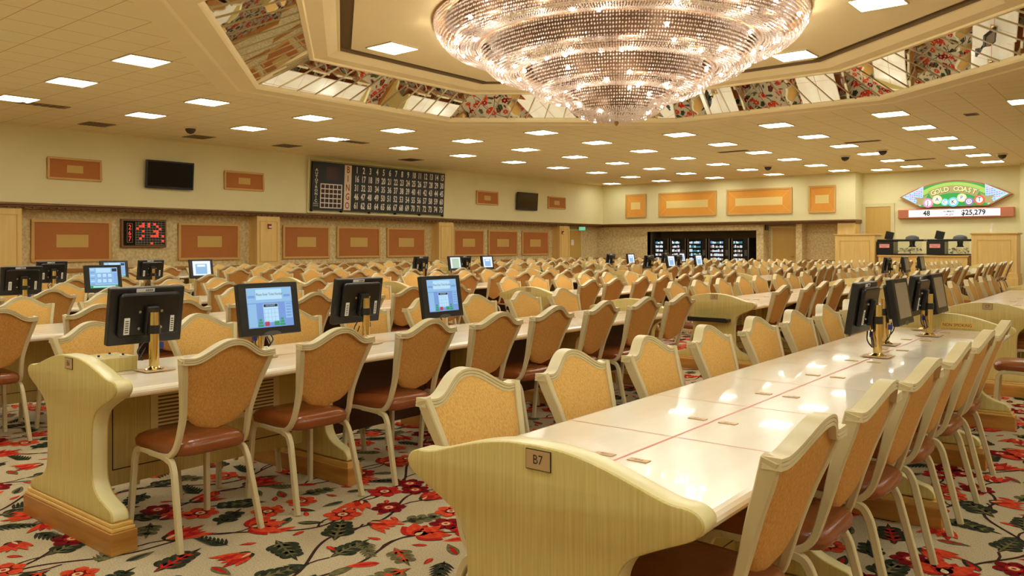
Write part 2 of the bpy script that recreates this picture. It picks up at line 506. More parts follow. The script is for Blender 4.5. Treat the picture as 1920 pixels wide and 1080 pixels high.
# wood faced columns of the left wall
for k, (ya, yb) in enumerate(((5.4, 7.22), (13.42, 14.2), (20.95, 21.72), (28.4, 29.15))):
    c = tag(empty('column', (XW-0.3, (ya+yb)/2, 0)), 'golden wood clad column, %s from the left along the left wall' % ordinal(k), 'column', 'wood columns along the left wall')
    hw = (yb-ya)/2
    mb = MB(); mb.box(-0.26, 0.16, -hw, hw, 0, ZS-0.13); mb.build('shaft', 'gold_wood', c, bevel=0.006)
    mb = MB()
    f0 = 0.16; e = 0.09
    for (a, b_, z0_, z1_) in ((-hw+e, hw-e, 2.13, 2.15), (-hw+e, hw-e, 0.95, 0.97), (-hw+e, -hw+e+0.02, 0.95, 2.15), (hw-e-0.02, hw-e, 0.95, 2.15)):
        mb.box(f0, f0+0.012, a, b_, z0_, z1_)
    mb.build('panel_moulding', 'oak_trim', c)
    if k in (1, 3):
        s_ = tag(empty('fire_strobe', (XW-0.14, (ya+yb)/2+0.02 if k == 1 else ya+0.2, 2.0)), 'small red fire alarm strobe on the %s wood column' % ('second' if k == 1 else 'last'), 'fire alarm')
        mb = MB(); mb.box(0, 0.04, -0.06, 0.06, -0.07, 0.07); mb.build('housing', 'red_box', s_, bevel=0.006)
        mb = MB(); mb.box(0.04, 0.06, -0.045, 0.045, -0.045, 0.0); mb.build('lens', 'white_paper', s_)
mb = MB(); mb.box(-9.95, -9.3, 31.75, 32.5, 0, ZS-0.13)
c = tag(mb.build('column', 'gold_wood', bevel=0.01), 'golden wood column at the corner behind the counter', 'column')
# doors
def door(name, cx, y, z1, wd, frame=0.1, handle=None, along='x', x=None):
    d = empty(name, (cx, y, 0) if along == 'x' else (x, cx, 0), 0 if along == 'x' else -PI/2)
    tag(d, kind='structure')
    mb = MB(); mb.box(-wd/2, wd/2, -0.03, 0.0, 0, z1); mb.build('door_leaf', 'door_wood', d)
    mb = MB()
    for a, b_, z0_, z1_ in ((-wd/2-frame, -wd/2, 0, z1+frame), (wd/2, wd/2+frame, 0, z1+frame), (-wd/2, wd/2, z1, z1+frame)):
        mb.box(a, b_, -0.06, 0.0, z0_, z1_)
    mb.build('door_frame', 'door_frame', d, bevel=0.008)
    if handle:
        mb = MB(); mb.cyl((handle, -0.03, 1.0), (handle, -0.08, 1.0), 0.02); mb.box(handle-0.13, handle+0.01, -0.1, -0.08, 0.99, 1.01)
        mb.build('door_handle', 'brass', d)
    return d
door('door_1', -12.27, 32.5, 2.15, 0.98, 0.08, handle=0.38)
door('door_2', -8.67, 32.5, 2.9, 0.9, 0.13)
d1 = door('door_3', 29.95, 0, 2.1, 1.15, 0.08, along='y', x=XR)
d1.location = (XR, 29.98, 0); d1.rotation_euler = (0, 0, PI/2)
mb = MB(); mb.box(-0.18, 0.02, -0.036, -0.031, 1.45, 1.7); o = mb.build('notice', 'white_paper'); o.matrix_world = d1.matrix_basis.copy()
o.location = (XR, 29.98, 0); o.rotation_euler = (0, 0, PI/2); tag(o, 'white paper notice taped to the door at the left wall end', 'notice')
# exit sign
ex = tag(empty('exit_sign', (XW-0.25, 30.3, 2.2)), 'small green lit exit sign hanging over the door at the corner', 'exit sign')
mb = MB(); mb.box(-0.16, 0.16, -0.03, 0.03, -0.09, 0.09); mb.build('housing', 'dark_plastic', ex, bevel=0.005)
mb = MB(); mb.box(-0.15, 0.15, -0.036, -0.031, -0.08, 0.08)
mb.text('EXIT', 0.13, lambda u, v: (u, -0.038, v), 1)
mb.build('lit_face', ['exit_green', 'white_paper'], ex)
ex.rotation_euler = (0, 0, math.radians(18))

# ------------------------------------------------------------------ wall panels and screens
def wall_panel(name, y0, y1, z0, z1, face, brown, gold, label, group, fr=0.07, px=None, frac=(0.2, 0.3)):
    """face: 'left' (plane x=px, facing +x) or 'back' (plane y=px, facing -y)"""
    cy, cz = (y0+y1)/2, (z0+z1)/2; hw, hh = (y1-y0)/2, (z1-z0)/2
    if face == 'left': t = empty(name, (px, cy, cz), PI/2)
    else: t = empty(name, (cy, px, cz), 0)
    tag(t, label, 'wall panel', group)
    fb = MB(); fb.box(-hw+fr, hw-fr, -0.03, 0, -hh+fr, hh-fr)
    p = fb.build('fabric_panel', brown, t)
    mb = MB()
    for a, b_, c_, d_ in ((-hw, hw, -hh, -hh+fr), (-hw, hw, hh-fr, hh), (-hw, -hw+fr, -hh+fr, hh-fr), (hw-fr, hw, -hh+fr, hh-fr)):
        mb.box(a, b_, -0.06, 0, c_, d_)
    mb.build('frame', 'panel_frame', t, bevel=0.012)
    cw, ch = hw*frac[0]*2/1.0/1.0, hh*frac[1]
    mb = MB(); mb.box(-cw/1.0, cw/1.0, -0.036, -0.03, -ch, ch); mb.build('centre_panel', gold, t)
    if face == 'left': return t
    mb = MB()
    for sx in (-1, 1):
        for sz in (-1, 1):
            a = Vector((sx*cw, -0.032, sz*ch)); b_ = Vector((sx*(hw-fr), -0.032, sz*(hh-fr)))
            u = Vector((0, 0, 0.005))
            mb.quad(a-u, a+u, b_+u, b_-u)
    mb.build('seam_lines', gold, p)
    return t
g = 'small brown framed panels high on the left wall'
for (a, b_), lab in zip(((7.7, 8.94), (12.27, 13.53), (22.8, 24.06), (27.33, 28.58)), ('small brown framed panel left of the big black television', 'small brown framed panel between television and bingo board', 'small brown framed panel right of the bingo board', 'small brown framed panel nearest the far left corner')):
    wall_panel('wall_panel', a, b_, 3.0, 3.53, 'left', 'panel_brown', 'panel_gold', lab, g, 0.05, XW, (0.15, 0.34))
g = 'brown framed panels low on the left wall'
L = ((7.55, 9.42), (11.22, 13.08), (14.56, 16.32), (16.62, 18.46), (18.78, 20.6), (22.1, 23.84), (24.1, 25.94), (26.24, 28.08))
for k, (a, b_) in enumerate(L):
    wall_panel('wall_panel', a, b_, 1.02, 2.06, 'left', 'panel_brown', 'panel_gold', 'large brown fabric panel low on left wall, %s of eight from the left' % ordinal(k), g, 0.07, XR, (0.2, 0.3))
g = 'orange framed panels high on the back wall'
for (a, b_), lab, fc in zip(((-19.25, -18.2), (-17.56, -14.83), (-14.38, -11.63), (-10.98, -9.96)), ('square orange framed panel next to the far left corner', 'wide orange framed panel, left one of two wide ones', 'wide orange framed panel, right one of two wide ones', 'square orange framed panel nearest the counter'), (0.23, 0.36, 0.36, 0.25)):
    wall_panel('wall_panel', a, b_, 2.69, 3.75, 'back', 'panel_orange', 'panel_gold_light', lab, g, 0.07, YB, (fc, 0.3))
def tv(y0, y1, z0, z1, label):
    t = tag(empty('television', (XW, (y0+y1)/2, (z0+z1)/2), PI/2), label, 'television', 'wall televisions')
    hw, hh = (y1-y0)/2, (z1-z0)/2
    mt = Matrix.Rotation(math.radians(4), 4, 'X')
    mb = MB(); mb.box(-hw, hw, -0.16, -0.09, -hh, hh, mt=mt); mb.build('casing', 'black_plastic', t, bevel=0.012)
    mb = MB(); mb.box(-hw+0.04, hw-0.04, -0.164, -0.16, -hh+0.06, hh-0.04, mt=mt); mb.build('screen', 'tv_screen', t)
    mb = MB(); mb.box(-0.2, 0.2, -0.09, -0.001, -0.15, 0.15); mb.build('wall_bracket', 'grey_metal', t)
tv(10.0, 11.3, 2.92, 3.65, 'large black switched off television between two small brown panels')
tv(25.13, 26.46, 2.88, 3.6, 'smaller looking black television near the far corner')
# bingo number board
bw, bh = 5.76, 1.49
bd = tag(empty('bingo_board', (XW+0.02, 18.04, 2.53), PI/2), 'black bingo number board with rows of white numbers 1 to 75', 'bingo board')
bd.rotation_euler = (math.radians(3), 0, PI/2)
mb = MB(); mb.box(-bw/2, bw/2, -0.09, 0, 0, bh)
for k in range(6):
    x = -bw/2+0.02+k*(bw-0.04)/5; mb.box(x-0.02, x+0.02, -0.1, 0, -0.05, 0.02)
mb.build('cabinet', 'board_black', bd, bevel=0.006)
def bt(u0, v0): return lambda u, v: (u0+u, -0.094, v0+v)
mb = MB()
gx0 = -bw/2+1.72; rows = 5
for r in range(5):
    for k in range(15):
        num = str(r*15+k+1)
        x = gx0+k*0.277+(0.0 if k < 3 else 0.02)
        mb.text(num, 0.285, bt(x, bh-0.17-r*0.285), 0, 0.62, bold=0.03)
mb.build('numerals', 'board_white', bd)
mb = MB(); mb.box(-bw/2+1.22, -bw/2+1.50, -0.092, -0.09, 0.03, bh-0.03); col = mb.build('letter_column', 'board_cream', bd)
mb = MB()
for r, ch in enumerate('BINGO'): mb.text(ch, 0.3, bt(-bw/2+1.36, bh-0.18-r*0.285), 0, 0.75, bold=0.012)
mb.build('letters', 'board_red', col)
mb = MB()
for i, ch in enumerate('AUTOTRONIC'): mb.text(ch, 0.115, bt(-bw/2+0.14, bh-0.26-i*0.105), 0, 1.25, bold=0.02)
mb.text('BINGO', 0.06, bt(-bw/2+0.14, 0.2), 0, 1.0); mb.text('SYSTEMS', 0.05, bt(-bw/2+0.14, 0.13), 0, 1.0)
mb.build('lettering', 'board_white', bd)
mb = MB(); mb.box(-bw/2+0.30, -bw/2+1.14, -0.092, -0.09, 0.07, 0.83); gr = mb.build('card_grid', 'board_white', bd)
mb = MB()
for i in range(5):
    for j in range(5):
        x = -bw/2+0.33+i*0.16; z = 0.10+j*0.146
        mb.box(x, x+0.13, -0.095, -0.092, z, z+0.115)
mb.build('grid_cells', 'board_maroon', gr)
mb = MB(); mb.box(-bw/2+0.5, -bw/2+1.0, -0.094, -0.09, 0.96, 1.36); mb.build('ball_display', 'board_maroon', bd)
mb = MB()
fw, fh = bw+0.22, bh+0.16
for a, b_, c_, d_ in ((-fw/2, fw/2, -0.09, -0.05), (-fw/2, fw/2, bh+0.05, bh+0.09), (-fw/2, -fw/2+0.04, -0.09, bh+0.09), (fw/2-0.04, fw/2, -0.09, bh+0.09)):
    mb.box(a, b_, -0.03, 0, c_, d_)
mb.build('frame_moulding', 'cream_paint', bd, bevel=0.006)
# small lit display
ds = tag(empty('bingo_display', (XR, 10.25, 1.75), PI/2), 'small black display with red lit squares between two brown panels', 'bingo display')
hw, hh = 0.60, 0.37
mb = MB(); mb.box(-hw, hw, -0.1, 0, -hh, hh); mb.build('frame', 'soffit_wood', ds, bevel=0.01)
mb = MB(); mb.box(-hw+0.05, hw-0.05, -0.106, -0.1, -hh+0.05, hh-0.05); fa = mb.build('face', 'tv_screen', ds)
rnd = random.Random(5)
red = MB(); lin = MB(); dk = MB()
for i in range(10):
    for j in range(9):
        x = -0.22+i*0.076; z = -0.29+j*0.064
        (red if rnd.random() < 0.2 else dk).box(x, x+0.062, -0.111, -0.107, z, z+0.05, 0)
    lin.box(-0.235+i*0.076, -0.23+i*0.076, -0.109, -0.106, -0.3, 0.3)
for j in range(10): lin.box(-0.235, 0.54, -0.109, -0.106, -0.302+j*0.064, -0.298+j*0.064)
red.build('lit_squares', 'led_red', fa); dk.build('dark_squares', 'board_black', fa); lin.build('grid_lines', 'board_cream', fa)
mb = MB()
for i, ch in enumerate('267'): mb.text(ch, 0.18, lambda u, v, i=i: (-0.39+u, -0.108, 0.15-i*0.15+v), 0, 0.9, bold=0.004)
mb.build('red_numerals', 'led_red', fa)
mb = MB()
for a, b_, c_, d_ in ((-0.46, -0.32, 0.25, 0.255), (-0.46, -0.32, -0.24, -0.235), (-0.46, -0.455, -0.24, 0.25), (-0.325, -0.32, -0.24, 0.25)): mb.box(a, b_, -0.108, -0.106, c_, d_)
mb.build('numeral_border', 'board_cream', fa)

# ------------------------------------------------------------------ vending machines
VX = [-18.28, -17.45, -16.6, -15.6, -14.55, -13.7]
kinds = ('leftmost of the five, tall black snack machine', 'second from left, black snack machine', 'middle black drinks machine with bright cans', 'second from right, black machine with blue lit top shelf', 'rightmost of the five, black machine in niche')
rnd = random.Random(11)
for k in range(5):
    a, b_ = VX[k]+0.03, VX[k+1]-0.03; wd = b_-a
    t = tag(empty('vending_machine', ((a+b_)/2, 32.35, 0)), 'lit vending machine, '+kinds[k], 'vending machine', 'vending machines in the back wall niche')
    mb = MB(); mb.box(-wd/2, wd/2, 0, 0.8, 0, 1.76); mb.build('cabinet', 'dark_plastic', t, bevel=0.01)
    for sx in (-1, 1):
        xa = sorted((sx*(wd/2-0.045), sx*(wd/2-0.02)))
        mb = MB(); mb.box(xa[0], xa[1], -0.012, 0, 0.1, 1.74); mb.build('edge_trim', 'steel', t)
    mb = MB(); mb.box(-wd/2+0.1, wd/2-0.25, -0.006, 0, 0.55, 1.7); win = mb.build('window', 'tv_screen', t)
    pr = MB()
    for r in range(6):
        z = 0.62+r*0.18
        for q in range(7):
            x = -wd/2+0.12+q*(wd-0.4)/7
            mi = rnd.choice((0, 0, 1, 2) if r > 4 else ((0, 0, 3) if k != 2 else (0, 0, 2)))
            hgt = 0.07+rnd.random()*0.05
            pr.box(x, x+(wd-0.4)/7*0.7, -0.03, -0.006, z, z+hgt, mi)
    pr.build('product_rows', ['vend_white', 'vend_blue', 'vend_teal', 'vend_warm'], win)
    mb = MB(); mb.box(wd/2-0.2, wd/2-0.08, -0.02, 0, 1.0, 1.25); mb.build('coin_panel', 'grey_metal', t)

# ------------------------------------------------------------------ counter, sign, caller machines
def cabinet(name, x0_, x1_, y0_, y1_, z1_, label, top=0.05):
    t = tag(empty(name, ((x0_+x1_)/2, y0_, 0)), label, 'cabinet')
    hw = (x1_-x0_)/2; dp = y1_-y0_
    mb = MB(); mb.box(-hw, hw, 0, dp, 0, z1_-top); mb.build('body', 'gold_wood', t, bevel=0.006)
    mb = MB(); mb.box(-hw-0.04, hw+0.04, -0.04, dp+0.04, z1_-top, z1_); mb.build('top', 'oak_trim', t, bevel=0.012)
    mb = MB(); e = 0.16
    for a, b_, c_, d_ in ((-hw+e, hw-e, z1_-0.25, z1_-0.23), (-hw+e, hw-e, 0.62, 0.64), (-hw+e, -hw+e+0.02, 0.62, z1_-0.23), (hw-e-0.02, hw-e, 0.62, z1_-0.23)): mb.box(a, b_, -0.012, 0, c_, d_)
    mb.build('panel_moulding', 'oak_trim', t)
    mb = MB(); mb.box(-hw-0.03, hw+0.03, -0.03, dp, 0.42, 0.55); mb.box(-hw-0.05, hw+0.05, -0.05, dp, 0.0, 0.42); mb.build('plinth', 'gold_wood', t, bevel=0.01)
    return t
YC = 29.6
cabinet('counter_cabinet', -9.36, -8.02, YC, YC+0.8, 1.84, 'tall golden wood cabinet at the left end of the counter')
cabinet('counter_cabinet', -5.06, -3.8, YC, YC+0.8, 1.84, 'tall golden wood cabinet at the right end of the counter')
cabinet('counter', -7.9, -5.18, YC+0.02, YC+0.9, 1.1, 'golden wood counter carrying two black ball machines')
for k, (a, b_) in enumerate(((-8.0, -6.5), (-6.42, -5.09))):
    t = tag(empty('ball_machine', (a, YC+0.15, 1.114)), 'black bingo ball blower machine with clear drum, %s one on counter' % ('left' if k == 0 else 'right'), 'ball machine', 'ball machines on the counter')
    W = b_-a
    mb = MB(); mb.box(0, 0.55, 0, 0.6, 0, 0.46); mb.box(0.02, W, 0, 0.6, 0.46, 0.53); mb.box(0.55, W, 0, 0.6, 0, 0.04)
    mb.build('housing', 'dark_plastic', t, bevel=0.02)
    mb = MB(); mb.box(0.6, W-0.06, 0.02, 0.03, 0.05, 0.46); mb.build('clear_drum', 'clear_plastic', t)
    mb = MB(); rb = random.Random(k)
    for q in range(60): mb.sphere((0.66+rb.random()*(W-0.8), 0.1+rb.random()*0.38, 0.07+rb.random()*0.15), 0.03, 8, rb.choice((0, 0, 1, 2)))
    mb.build('balls', ['board_white', 'board_cream', 'sign_tan'], t, smooth=1)
    mb = MB(); mb.lathe([(0.0, 0.14), (0.10, 0.13), (0.2, 0.08), (0.22, 0.0), (0.1, -0.02), (0.08, -0.2), (0.12, -0.26), (0, -0.27)], 20, c=(W*0.72, 0.3, 0.53)); mb.build('blower_dome', 'grey_metal', t, smooth=0.8)
    mb = MB(); mb.box(0.1, 0.42, -0.01, 0, 0.24, 0.37, 0); mb.text('GOLD COAST', 0.055, lambda u, v: (0.26+u, -0.012, 0.33+v), 1, 0.8); mb.text('CASINO', 0.05, lambda u, v: (0.26+u, -0.012, 0.275+v), 1, 1)
    mb.build('name_label', ['machine_label', 'ink'], t)
    mt = Matrix.Translation((0.36, 0.25, 0.66)) @ Matrix.Rotation(math.radians(14), 4, 'Y')
    mb = MB(); mb.box(-0.13, 0.13, -0.05, 0.05, -0.14, 0.14, mt=mt); mb.box(-0.04, 0.04, -0.04, 0.04, -0.2, -0.1, mt=mt); mb.build('monitor', 'dark_plastic', t, bevel=0.008)
mb = MB(); mb.lathe([(0.04, 0), (0.05, 0.1), (0.02, 0.16), (0.05, 0.3), (0.0, 0.3)], 14, c=(-4.55, YC+0.4, 1.84))
tag(mb.build('glass_vase', 'white_paper', smooth=0.8), 'small white vase on top of the right counter cabinet', 'vase')
# GOLD COAST sign
sg = tag(empty('gold_coast_sign', (-6.08, 32.498, 2.82)), 'green GOLD COAST sign with coloured lettered balls above the readout', 'sign')
def arc_poly(r0, r1, a0, a1, cx, cz, n=20):
    return [(cx+r1*math.sin(a0+(a1-a0)*i/n), cz+r1*math.cos(a0+(a1-a0)*i/n)) for i in range(n+1)]+[(cx+r0*math.sin(a1-(a1-a0)*i/n), cz+r0*math.cos(a1-(a1-a0)*i/n)) for i in range(n+1)]
def plate(mb, poly, y0_, y1_, mi=0, mside=None): mb.prism(poly, y0_, y1_, lambda u, v, t_: (u, t_, v), mi, mside)
# outer red-brown outline: a pointed lens
outl = [(-1.80, 0.40), (-1.2, 0.68), (-0.6, 0.88), (0, 0.95), (0.6, 0.88), (1.2, 0.68), (1.80, 0.40), (1.08, -0.03), (-1.08, -0.03)]
def lens(sx, sz, dz=0.0):
    top = [(-1.80+3.6*i/24, 0.40+0.55*(1-(abs(i-12)/12)**1.9)) for i in range(25)]
    bot = [(1.1, 0.0), (-1.1, 0.0)]
    return [(x*sx, 0.4+(z-0.4)*sz+dz) for x, z in top+bot]
mb = MB(); plate(mb, lens(1, 1), -0.2, 0); mb.build('backing', 'copper', sg, bevel=0.01)
mb = MB()
plate(mb, [(x, z) for x, z in lens(0.96, 0.93)], -0.21, -0.2, 0)
mb.build('green_face', 'sign_green', sg)
mb = MB(); plate(mb, arc_poly(1.85, 2.02, -0.55, 0.55, 0, -1.14), -0.213, -0.21, 0); mb.build('lime_band', 'sign_lime', sg)
mb = MB()
for s_ in (-1, 1):
    plate(mb, [(s_*x, z) for x, z in ((0.98, 0.78), (1.2, 0.66), (1.70, 0.41), (1.08, 0.05), (1.0, 0.2))], -0.22, -0.212, 0)
fan = mb.build('card_fans', 'sign_fan', sg)
mb = MB(); rb = random.Random(3)
for s_ in (-1, 1):
    for i in range(9):
        for j in range(8):
            x = 1.02+0.075*i; z = 0.1+0.075*j+0.012*i
            if z < 0.74-(x-0.98)*0.47-0.06 and z > 0.05+(x-1.08)*0.6+0.04:
                mb.box(min(s_*x, s_*(x+0.055)), max(s_*x, s_*(x+0.055)), -0.226, -0.22, z, z+0.04, rb.choice((0, 0, 1)))
mb.build('card_marks', ['sign_blue', 'sign_pink'], fan)
mb = MB(); plate(mb, arc_poly(1.60, 1.87, -0.46, 0.46, 0, -1.10), -0.235, -0.215, 0)
for s_ in (-1, 1): plate(mb, [(s_*0.83, 0.48), (s_*1.0, 0.1), (s_*1.28, 0.1), (s_*1.18, 0.24), (s_*1.28, 0.38), (s_*1.05, 0.34)], -0.23, -0.222, 0)
rib = mb.build('ribbon', 'sign_tan', sg)
mb = MB(); word = 'GOLD COAST'
for i, ch in enumerate(word):
    if ch == ' ': continue
    a = -0.385+0.77*i/(len(word)-1); r = 1.735
    def f(u, v, a=a, r=r): return (math.sin(a)*(r+v)+math.cos(a)*u, -0.238, -1.10+math.cos(a)*(r+v)-math.sin(a)*u)
    mb.text(ch, 0.24, f, 0, 0.95, bold=0.03)
mb.build('lettering', 'sign_yellow', rib)
mb = MB()
for i, ch in enumerate(word):
    if ch == ' ': continue
    a = -0.385+0.77*i/(len(word)-1); r = 1.735
    def f(u, v, a=a, r=r): return (math.sin(a)*(r+v)+math.cos(a)*u+0.008, -0.2365, -1.10+math.cos(a)*(r+v)-math.sin(a)*u-0.008)
    mb.text(ch, 0.24, f, 0, 0.95, bold=0.055)
mb.build('letter_shadow', 'ink', rib)
cols_ = ('sign_pink', 'sign_yellow', 'sign_cyan', 'sign_cyan', 'sign_yellow', 'sign_purple', 'sign_red')
for i, ch in enumerate('JACKPOT'):
    x = (-0.82, -0.52, -0.27, 0.0, 0.27, 0.5, 0.82)[i]; z = (0.16, 0.27, 0.17, 0.17, 0.31, 0.17, 0.22)[i]; r = (0.17, 0.16, 0.13, 0.17, 0.15, 0.14, 0.17)[i]
    mb = MB()
    n = 20
    plate(mb, [(x+r*math.cos(2*PI*q/n), z+r*math.sin(2*PI*q/n)) for q in range(n)], -0.26-0.004*i, -0.24, 0)
    plate(mb, [(x+r*0.62*math.cos(2*PI*q/n), z+r*0.62*math.sin(2*PI*q/n)) for q in range(n)], -0.265-0.004*i, -0.26-0.004*i, 1)
    mb.text(ch, r*1.2, lambda u, v: (x+u, -0.268-0.004*i, z+v), 2, 0.9, bold=0.02)
    mb.build('letter_ball', [cols_[i], 'sign_white', 'ink'], sg)
rd = tag(empty('jackpot_readout', (-6.08, 32.498, 2.6)), 'long white lit readout bar showing 48 and $25,279', 'sign')
mb = MB(); mb.box(-1.85, 1.85, -0.2, 0, -0.17, 0.17); mb.build('housing', 'copper', rd, bevel=0.015)
mb = MB(); mb.box(-1.48, 1.44, -0.206, -0.2, -0.12, 0.13); fc = mb.build('lit_face', 'sign_white', rd)
mb = MB()
for s_, u0, z0_, sz in (('48', -0.88, 0.0, 0.26), ('$25,279', 0.62, 0.0, 0.26), ('NUMBERS', -0.15, 0.055, 0.09), ('OR LESS', -0.15, -0.055, 0.09)):
    mb.text(s_, sz, lambda u, v: (u0+u, -0.208, z0_+v), 0, 0.9, bold=0.035)
mb.build('lettering', 'ink', fc)

# ------------------------------------------------------------------ ceiling fittings
lamp_mb = MB()
lamp_mb.box(-0.30, 0.30, -0.30, 0.30, -0.012, -0.006)
lamp_me = lamp_mb.mesh('diffuser', 'lamp_diffuser')
fr_mb = MB()
for a, b_, c_, d_ in ((-0.32, 0.32, -0.32, -0.30), (-0.32, 0.32, 0.30, 0.32), (-0.32, -0.30, -0.30, 0.30), (0.30, 0.32, -0.30, 0.30)): fr_mb.box(a, b_, c_, d_, -0.02, 0.0)
fr_me = fr_mb.mesh('lamp_frame', 'frame_paint')
def lamp(x, y, z, label, group, rz=0):
    t = tag(empty('ceiling_light', (x, y, z), rz), label, 'ceiling light', group)
    for nm, me in (('lamp_frame', fr_me), ('diffuser', lamp_me)):
        o = bpy.data.objects.new(nm, me); C.objects.link(o); o.parent = t
def inside_tray(x, y, off=1.0):
    dx, dy = abs(x-CX), abs(y-CY)
    return dx < 5.95+off and dy < 5.65+off and (dx-2.13)+(dy-2.42) < 3.82*1.0+3.23-3.23+off*1.41
for j in range(0, 10):
    for i in range(-3, 11):
        x = LX0+LXS*j; y = LY0+LYS*i
        if inside_tray(x, y, 0.95): continue
        if j >= 7 and i > 3: continue
        lamp(x, y, ZC, 'square ceiling light, %s from near end in %s line from left wall' % (ordinal(i+3), ordinal(j)), 'square fluorescent ceiling lights')
lamp(-19.3, 30.5, ZC, 'square ceiling light alone in the far left corner', 'square fluorescent ceiling lights')
lamp(-8.2, 31.15, ZC, 'square ceiling light by the wall corner left of the green sign', 'square fluorescent ceiling lights')
lamp(-5.75, 31.0, ZC, 'square ceiling light just above the green sign', 'square fluorescent ceiling lights')
tray_l = 'square lights in the raised tray'
for x, y, nm in ((-10.1, 9.15, 'left of'), (-5.1, 13.95, 'right of'), (-3.1, 11.6, 'at top right of'), (-9.6, 12.9, 'just behind left rim of'), (-3.3, 8.6, 'on the near right side of'), (-6.4, 6.8, 'on the near side of')):
    lamp(x, y, 4.735, 'square ceiling light in the raised tray %s chandelier' % nm, tray_l)
def vent(x, y, wx, wy, label):
    t = tag(empty('ceiling_vent', (x, y, ZC)), label, 'ceiling vent', 'air vents in the ceiling')
    mb = MB(); mb.box(-wx/2, wx/2, -wy/2, wy/2, -0.012, 0); mb.build('frame', 'ceiling_vent', t)
    mb = MB()
    for k in range(6):
        yy = -wy/2+0.03+k*(wy-0.06)/6; mb.box(-wx/2+0.03, wx/2-0.03, yy, yy+(wy-0.06)/14, -0.02, -0.012)
    mb.build('slats', 'bar_dark', t)
for q, (x, y, a, b_, lab) in enumerate(((-17.2, 6.4, 0.3, 0.9, 'narrow dark vent beside the leftmost ceiling light'), (-19.0, 8.2, 0.6, 0.6, 'square vent near left wall, nearest one'), (-19.2, 10.8, 0.6, 0.6, 'square vent above the big television'), (-19.0, 13.3, 0.6, 0.6, 'square vent above the second small brown panel'), (-16.9, 13.9, 0.3, 0.9, 'narrow dark vent above the bingo board left end'), (-19.0, 18.0, 0.6, 0.6, 'square vent above the bingo board middle'), (-6.4, 22.5, 0.9, 0.2, 'narrow dark vent among the lights right of centre'), (-10.0, 22.4, 0.9, 0.2, 'narrow dark vent among the far middle lights'), (-6.3, 28.3, 0.9, 0.2, 'narrow dark vent near the green sign'), (-3.3, 19.3, 0.25, 0.3, 'tiny brown vent at right beyond the mirrors'))):
    vent(x, y, a, b_, lab)
for x, y, lab in ((-17.8, 9.8, 'dark camera dome near the left wall above the television'), (-7.85, 25.8, 'larger dark camera dome right of centre, nearer one'), (-6.5, 24.8, 'small dark camera dome right of the larger one'), (-10.9, 27.3, 'small dark camera dome among the far middle lights'), (-4.0, 28.2, 'small dark camera dome above the sign right end')):
    t = tag(empty('camera_dome', (x, y, ZC)), lab, 'camera dome', 'camera domes on the ceiling')
    mb = MB(); mb.lathe([(0.15, 0), (0.15, -0.03), (0.12, -0.04)], 20); mb.build('ring', 'board_cream', t)
    mb = MB(); mb.lathe([(0.12, -0.03), (0.115, -0.08), (0.08, -0.13), (0.03, -0.155), (0, -0.16)], 20); mb.build('dome', 'dome', t, smooth=1.5)

# ------------------------------------------------------------------ chandelier
chx, chy = -6.44, 10.3
ch = tag(empty('chandelier', (chx, chy, 4.735)), 'huge round tiered crystal bead chandelier glowing under the ceiling tray', 'chandelier')
def curve_prof(pts, step):
    P = catmull([(r, 0, z) for r, z in pts], 12); out = []; acc = 0; last = P[0]; out.append((P[0].x, P[0].z))
    for p in P[1:]:
        acc += (p-last).length; last = p
        if acc >= step: out.append((p.x, p.z)); acc = 0
    return out
dz = -4.735
tiers = [[(2.72, 4.73), (2.70, 4.60), (2.60, 4.44), (2.42, 4.34), (2.22, 4.33), (2.08, 4.38)],
         [(2.06, 4.38), (2.04, 4.25), (1.94, 4.08), (1.78, 3.98), (1.58, 3.97), (1.45, 4.03)],
         [(1.43, 4.04), (1.40, 3.91), (1.29, 3.75), (1.12, 3.66), (0.94, 3.65), (0.82, 3.71)],
         [(0.80, 3.72), (0.78, 3.60), (0.66, 3.44), (0.45, 3.34), (0.2, 3.30), (0.03, 3.29)]]
pit = 0.040
for ti, T in enumerate(tiers):
    pr = curve_prof([(r, z+dz) for r, z in T], pit*0.95)
    mb = MB(); R = 0.0155
    vs = []; fs = []
    rbj = random.Random(ti)
    for ri, (r, z_) in enumerate(pr):
        n = max(6, int(2*PI*T[0][0]*(1 if r > 0.55*T[0][0] else 0.5 if r > 0.25*T[0][0] else 0.2)/pit))
        for k in range(n):
            a = 2*PI*k/n
            jr = r+rbj.uniform(-.006, .006); a += rbj.uniform(-.08, .08)*2*PI/n
            x, y = jr*math.cos(a), jr*math.sin(a); R = rbj.uniform(.0125, .0185); z = z_+rbj.uniform(-.004, .004)
            o = len(vs)
            vs += [(x-R, y, z), (x, y-R, z), (x+R, y, z), (x, y+R, z), (x, y, z+R*1.1), (x, y, z-R*1.1)]
            fs += [(o, o+1, o+4), (o+1, o+2, o+4), (o+2, o+3, o+4), (o+3, o, o+4), (o+1, o, o+5), (o+2, o+1, o+5), (o+3, o+2, o+5), (o, o+3, o+5)]
    mb.add(vs, fs)
    tt = mb.build('crystal_tier', 'crystal', ch)
    mb = MB(); mb.lathe([(T[0][0]+0.02, T[0][1]+dz-0.02), (T[0][0]+0.02, T[0][1]+dz+0.0), (T[0][0]-0.03, T[0][1]+dz+0.0), (T[0][0]-0.03, T[0][1]+dz-0.02), (T[0][0]+0.02, T[0][1]+dz-0.02)], 96)
    mb.build('rim_band', 'chandelier_gold', tt, smooth=0.8)
    # inner metal dish that carries the lamps
    mb = MB(); mb.lathe([(max(0.0, r-(0.16 if q < 3 else 0.0) if r > 0.3 else r*0.5), min(-0.03, z+dz+0.13)) for q, (r, z) in enumerate(T)], 64)
    mb.build('inner_dish', 'dish', tt, smooth=1.0)
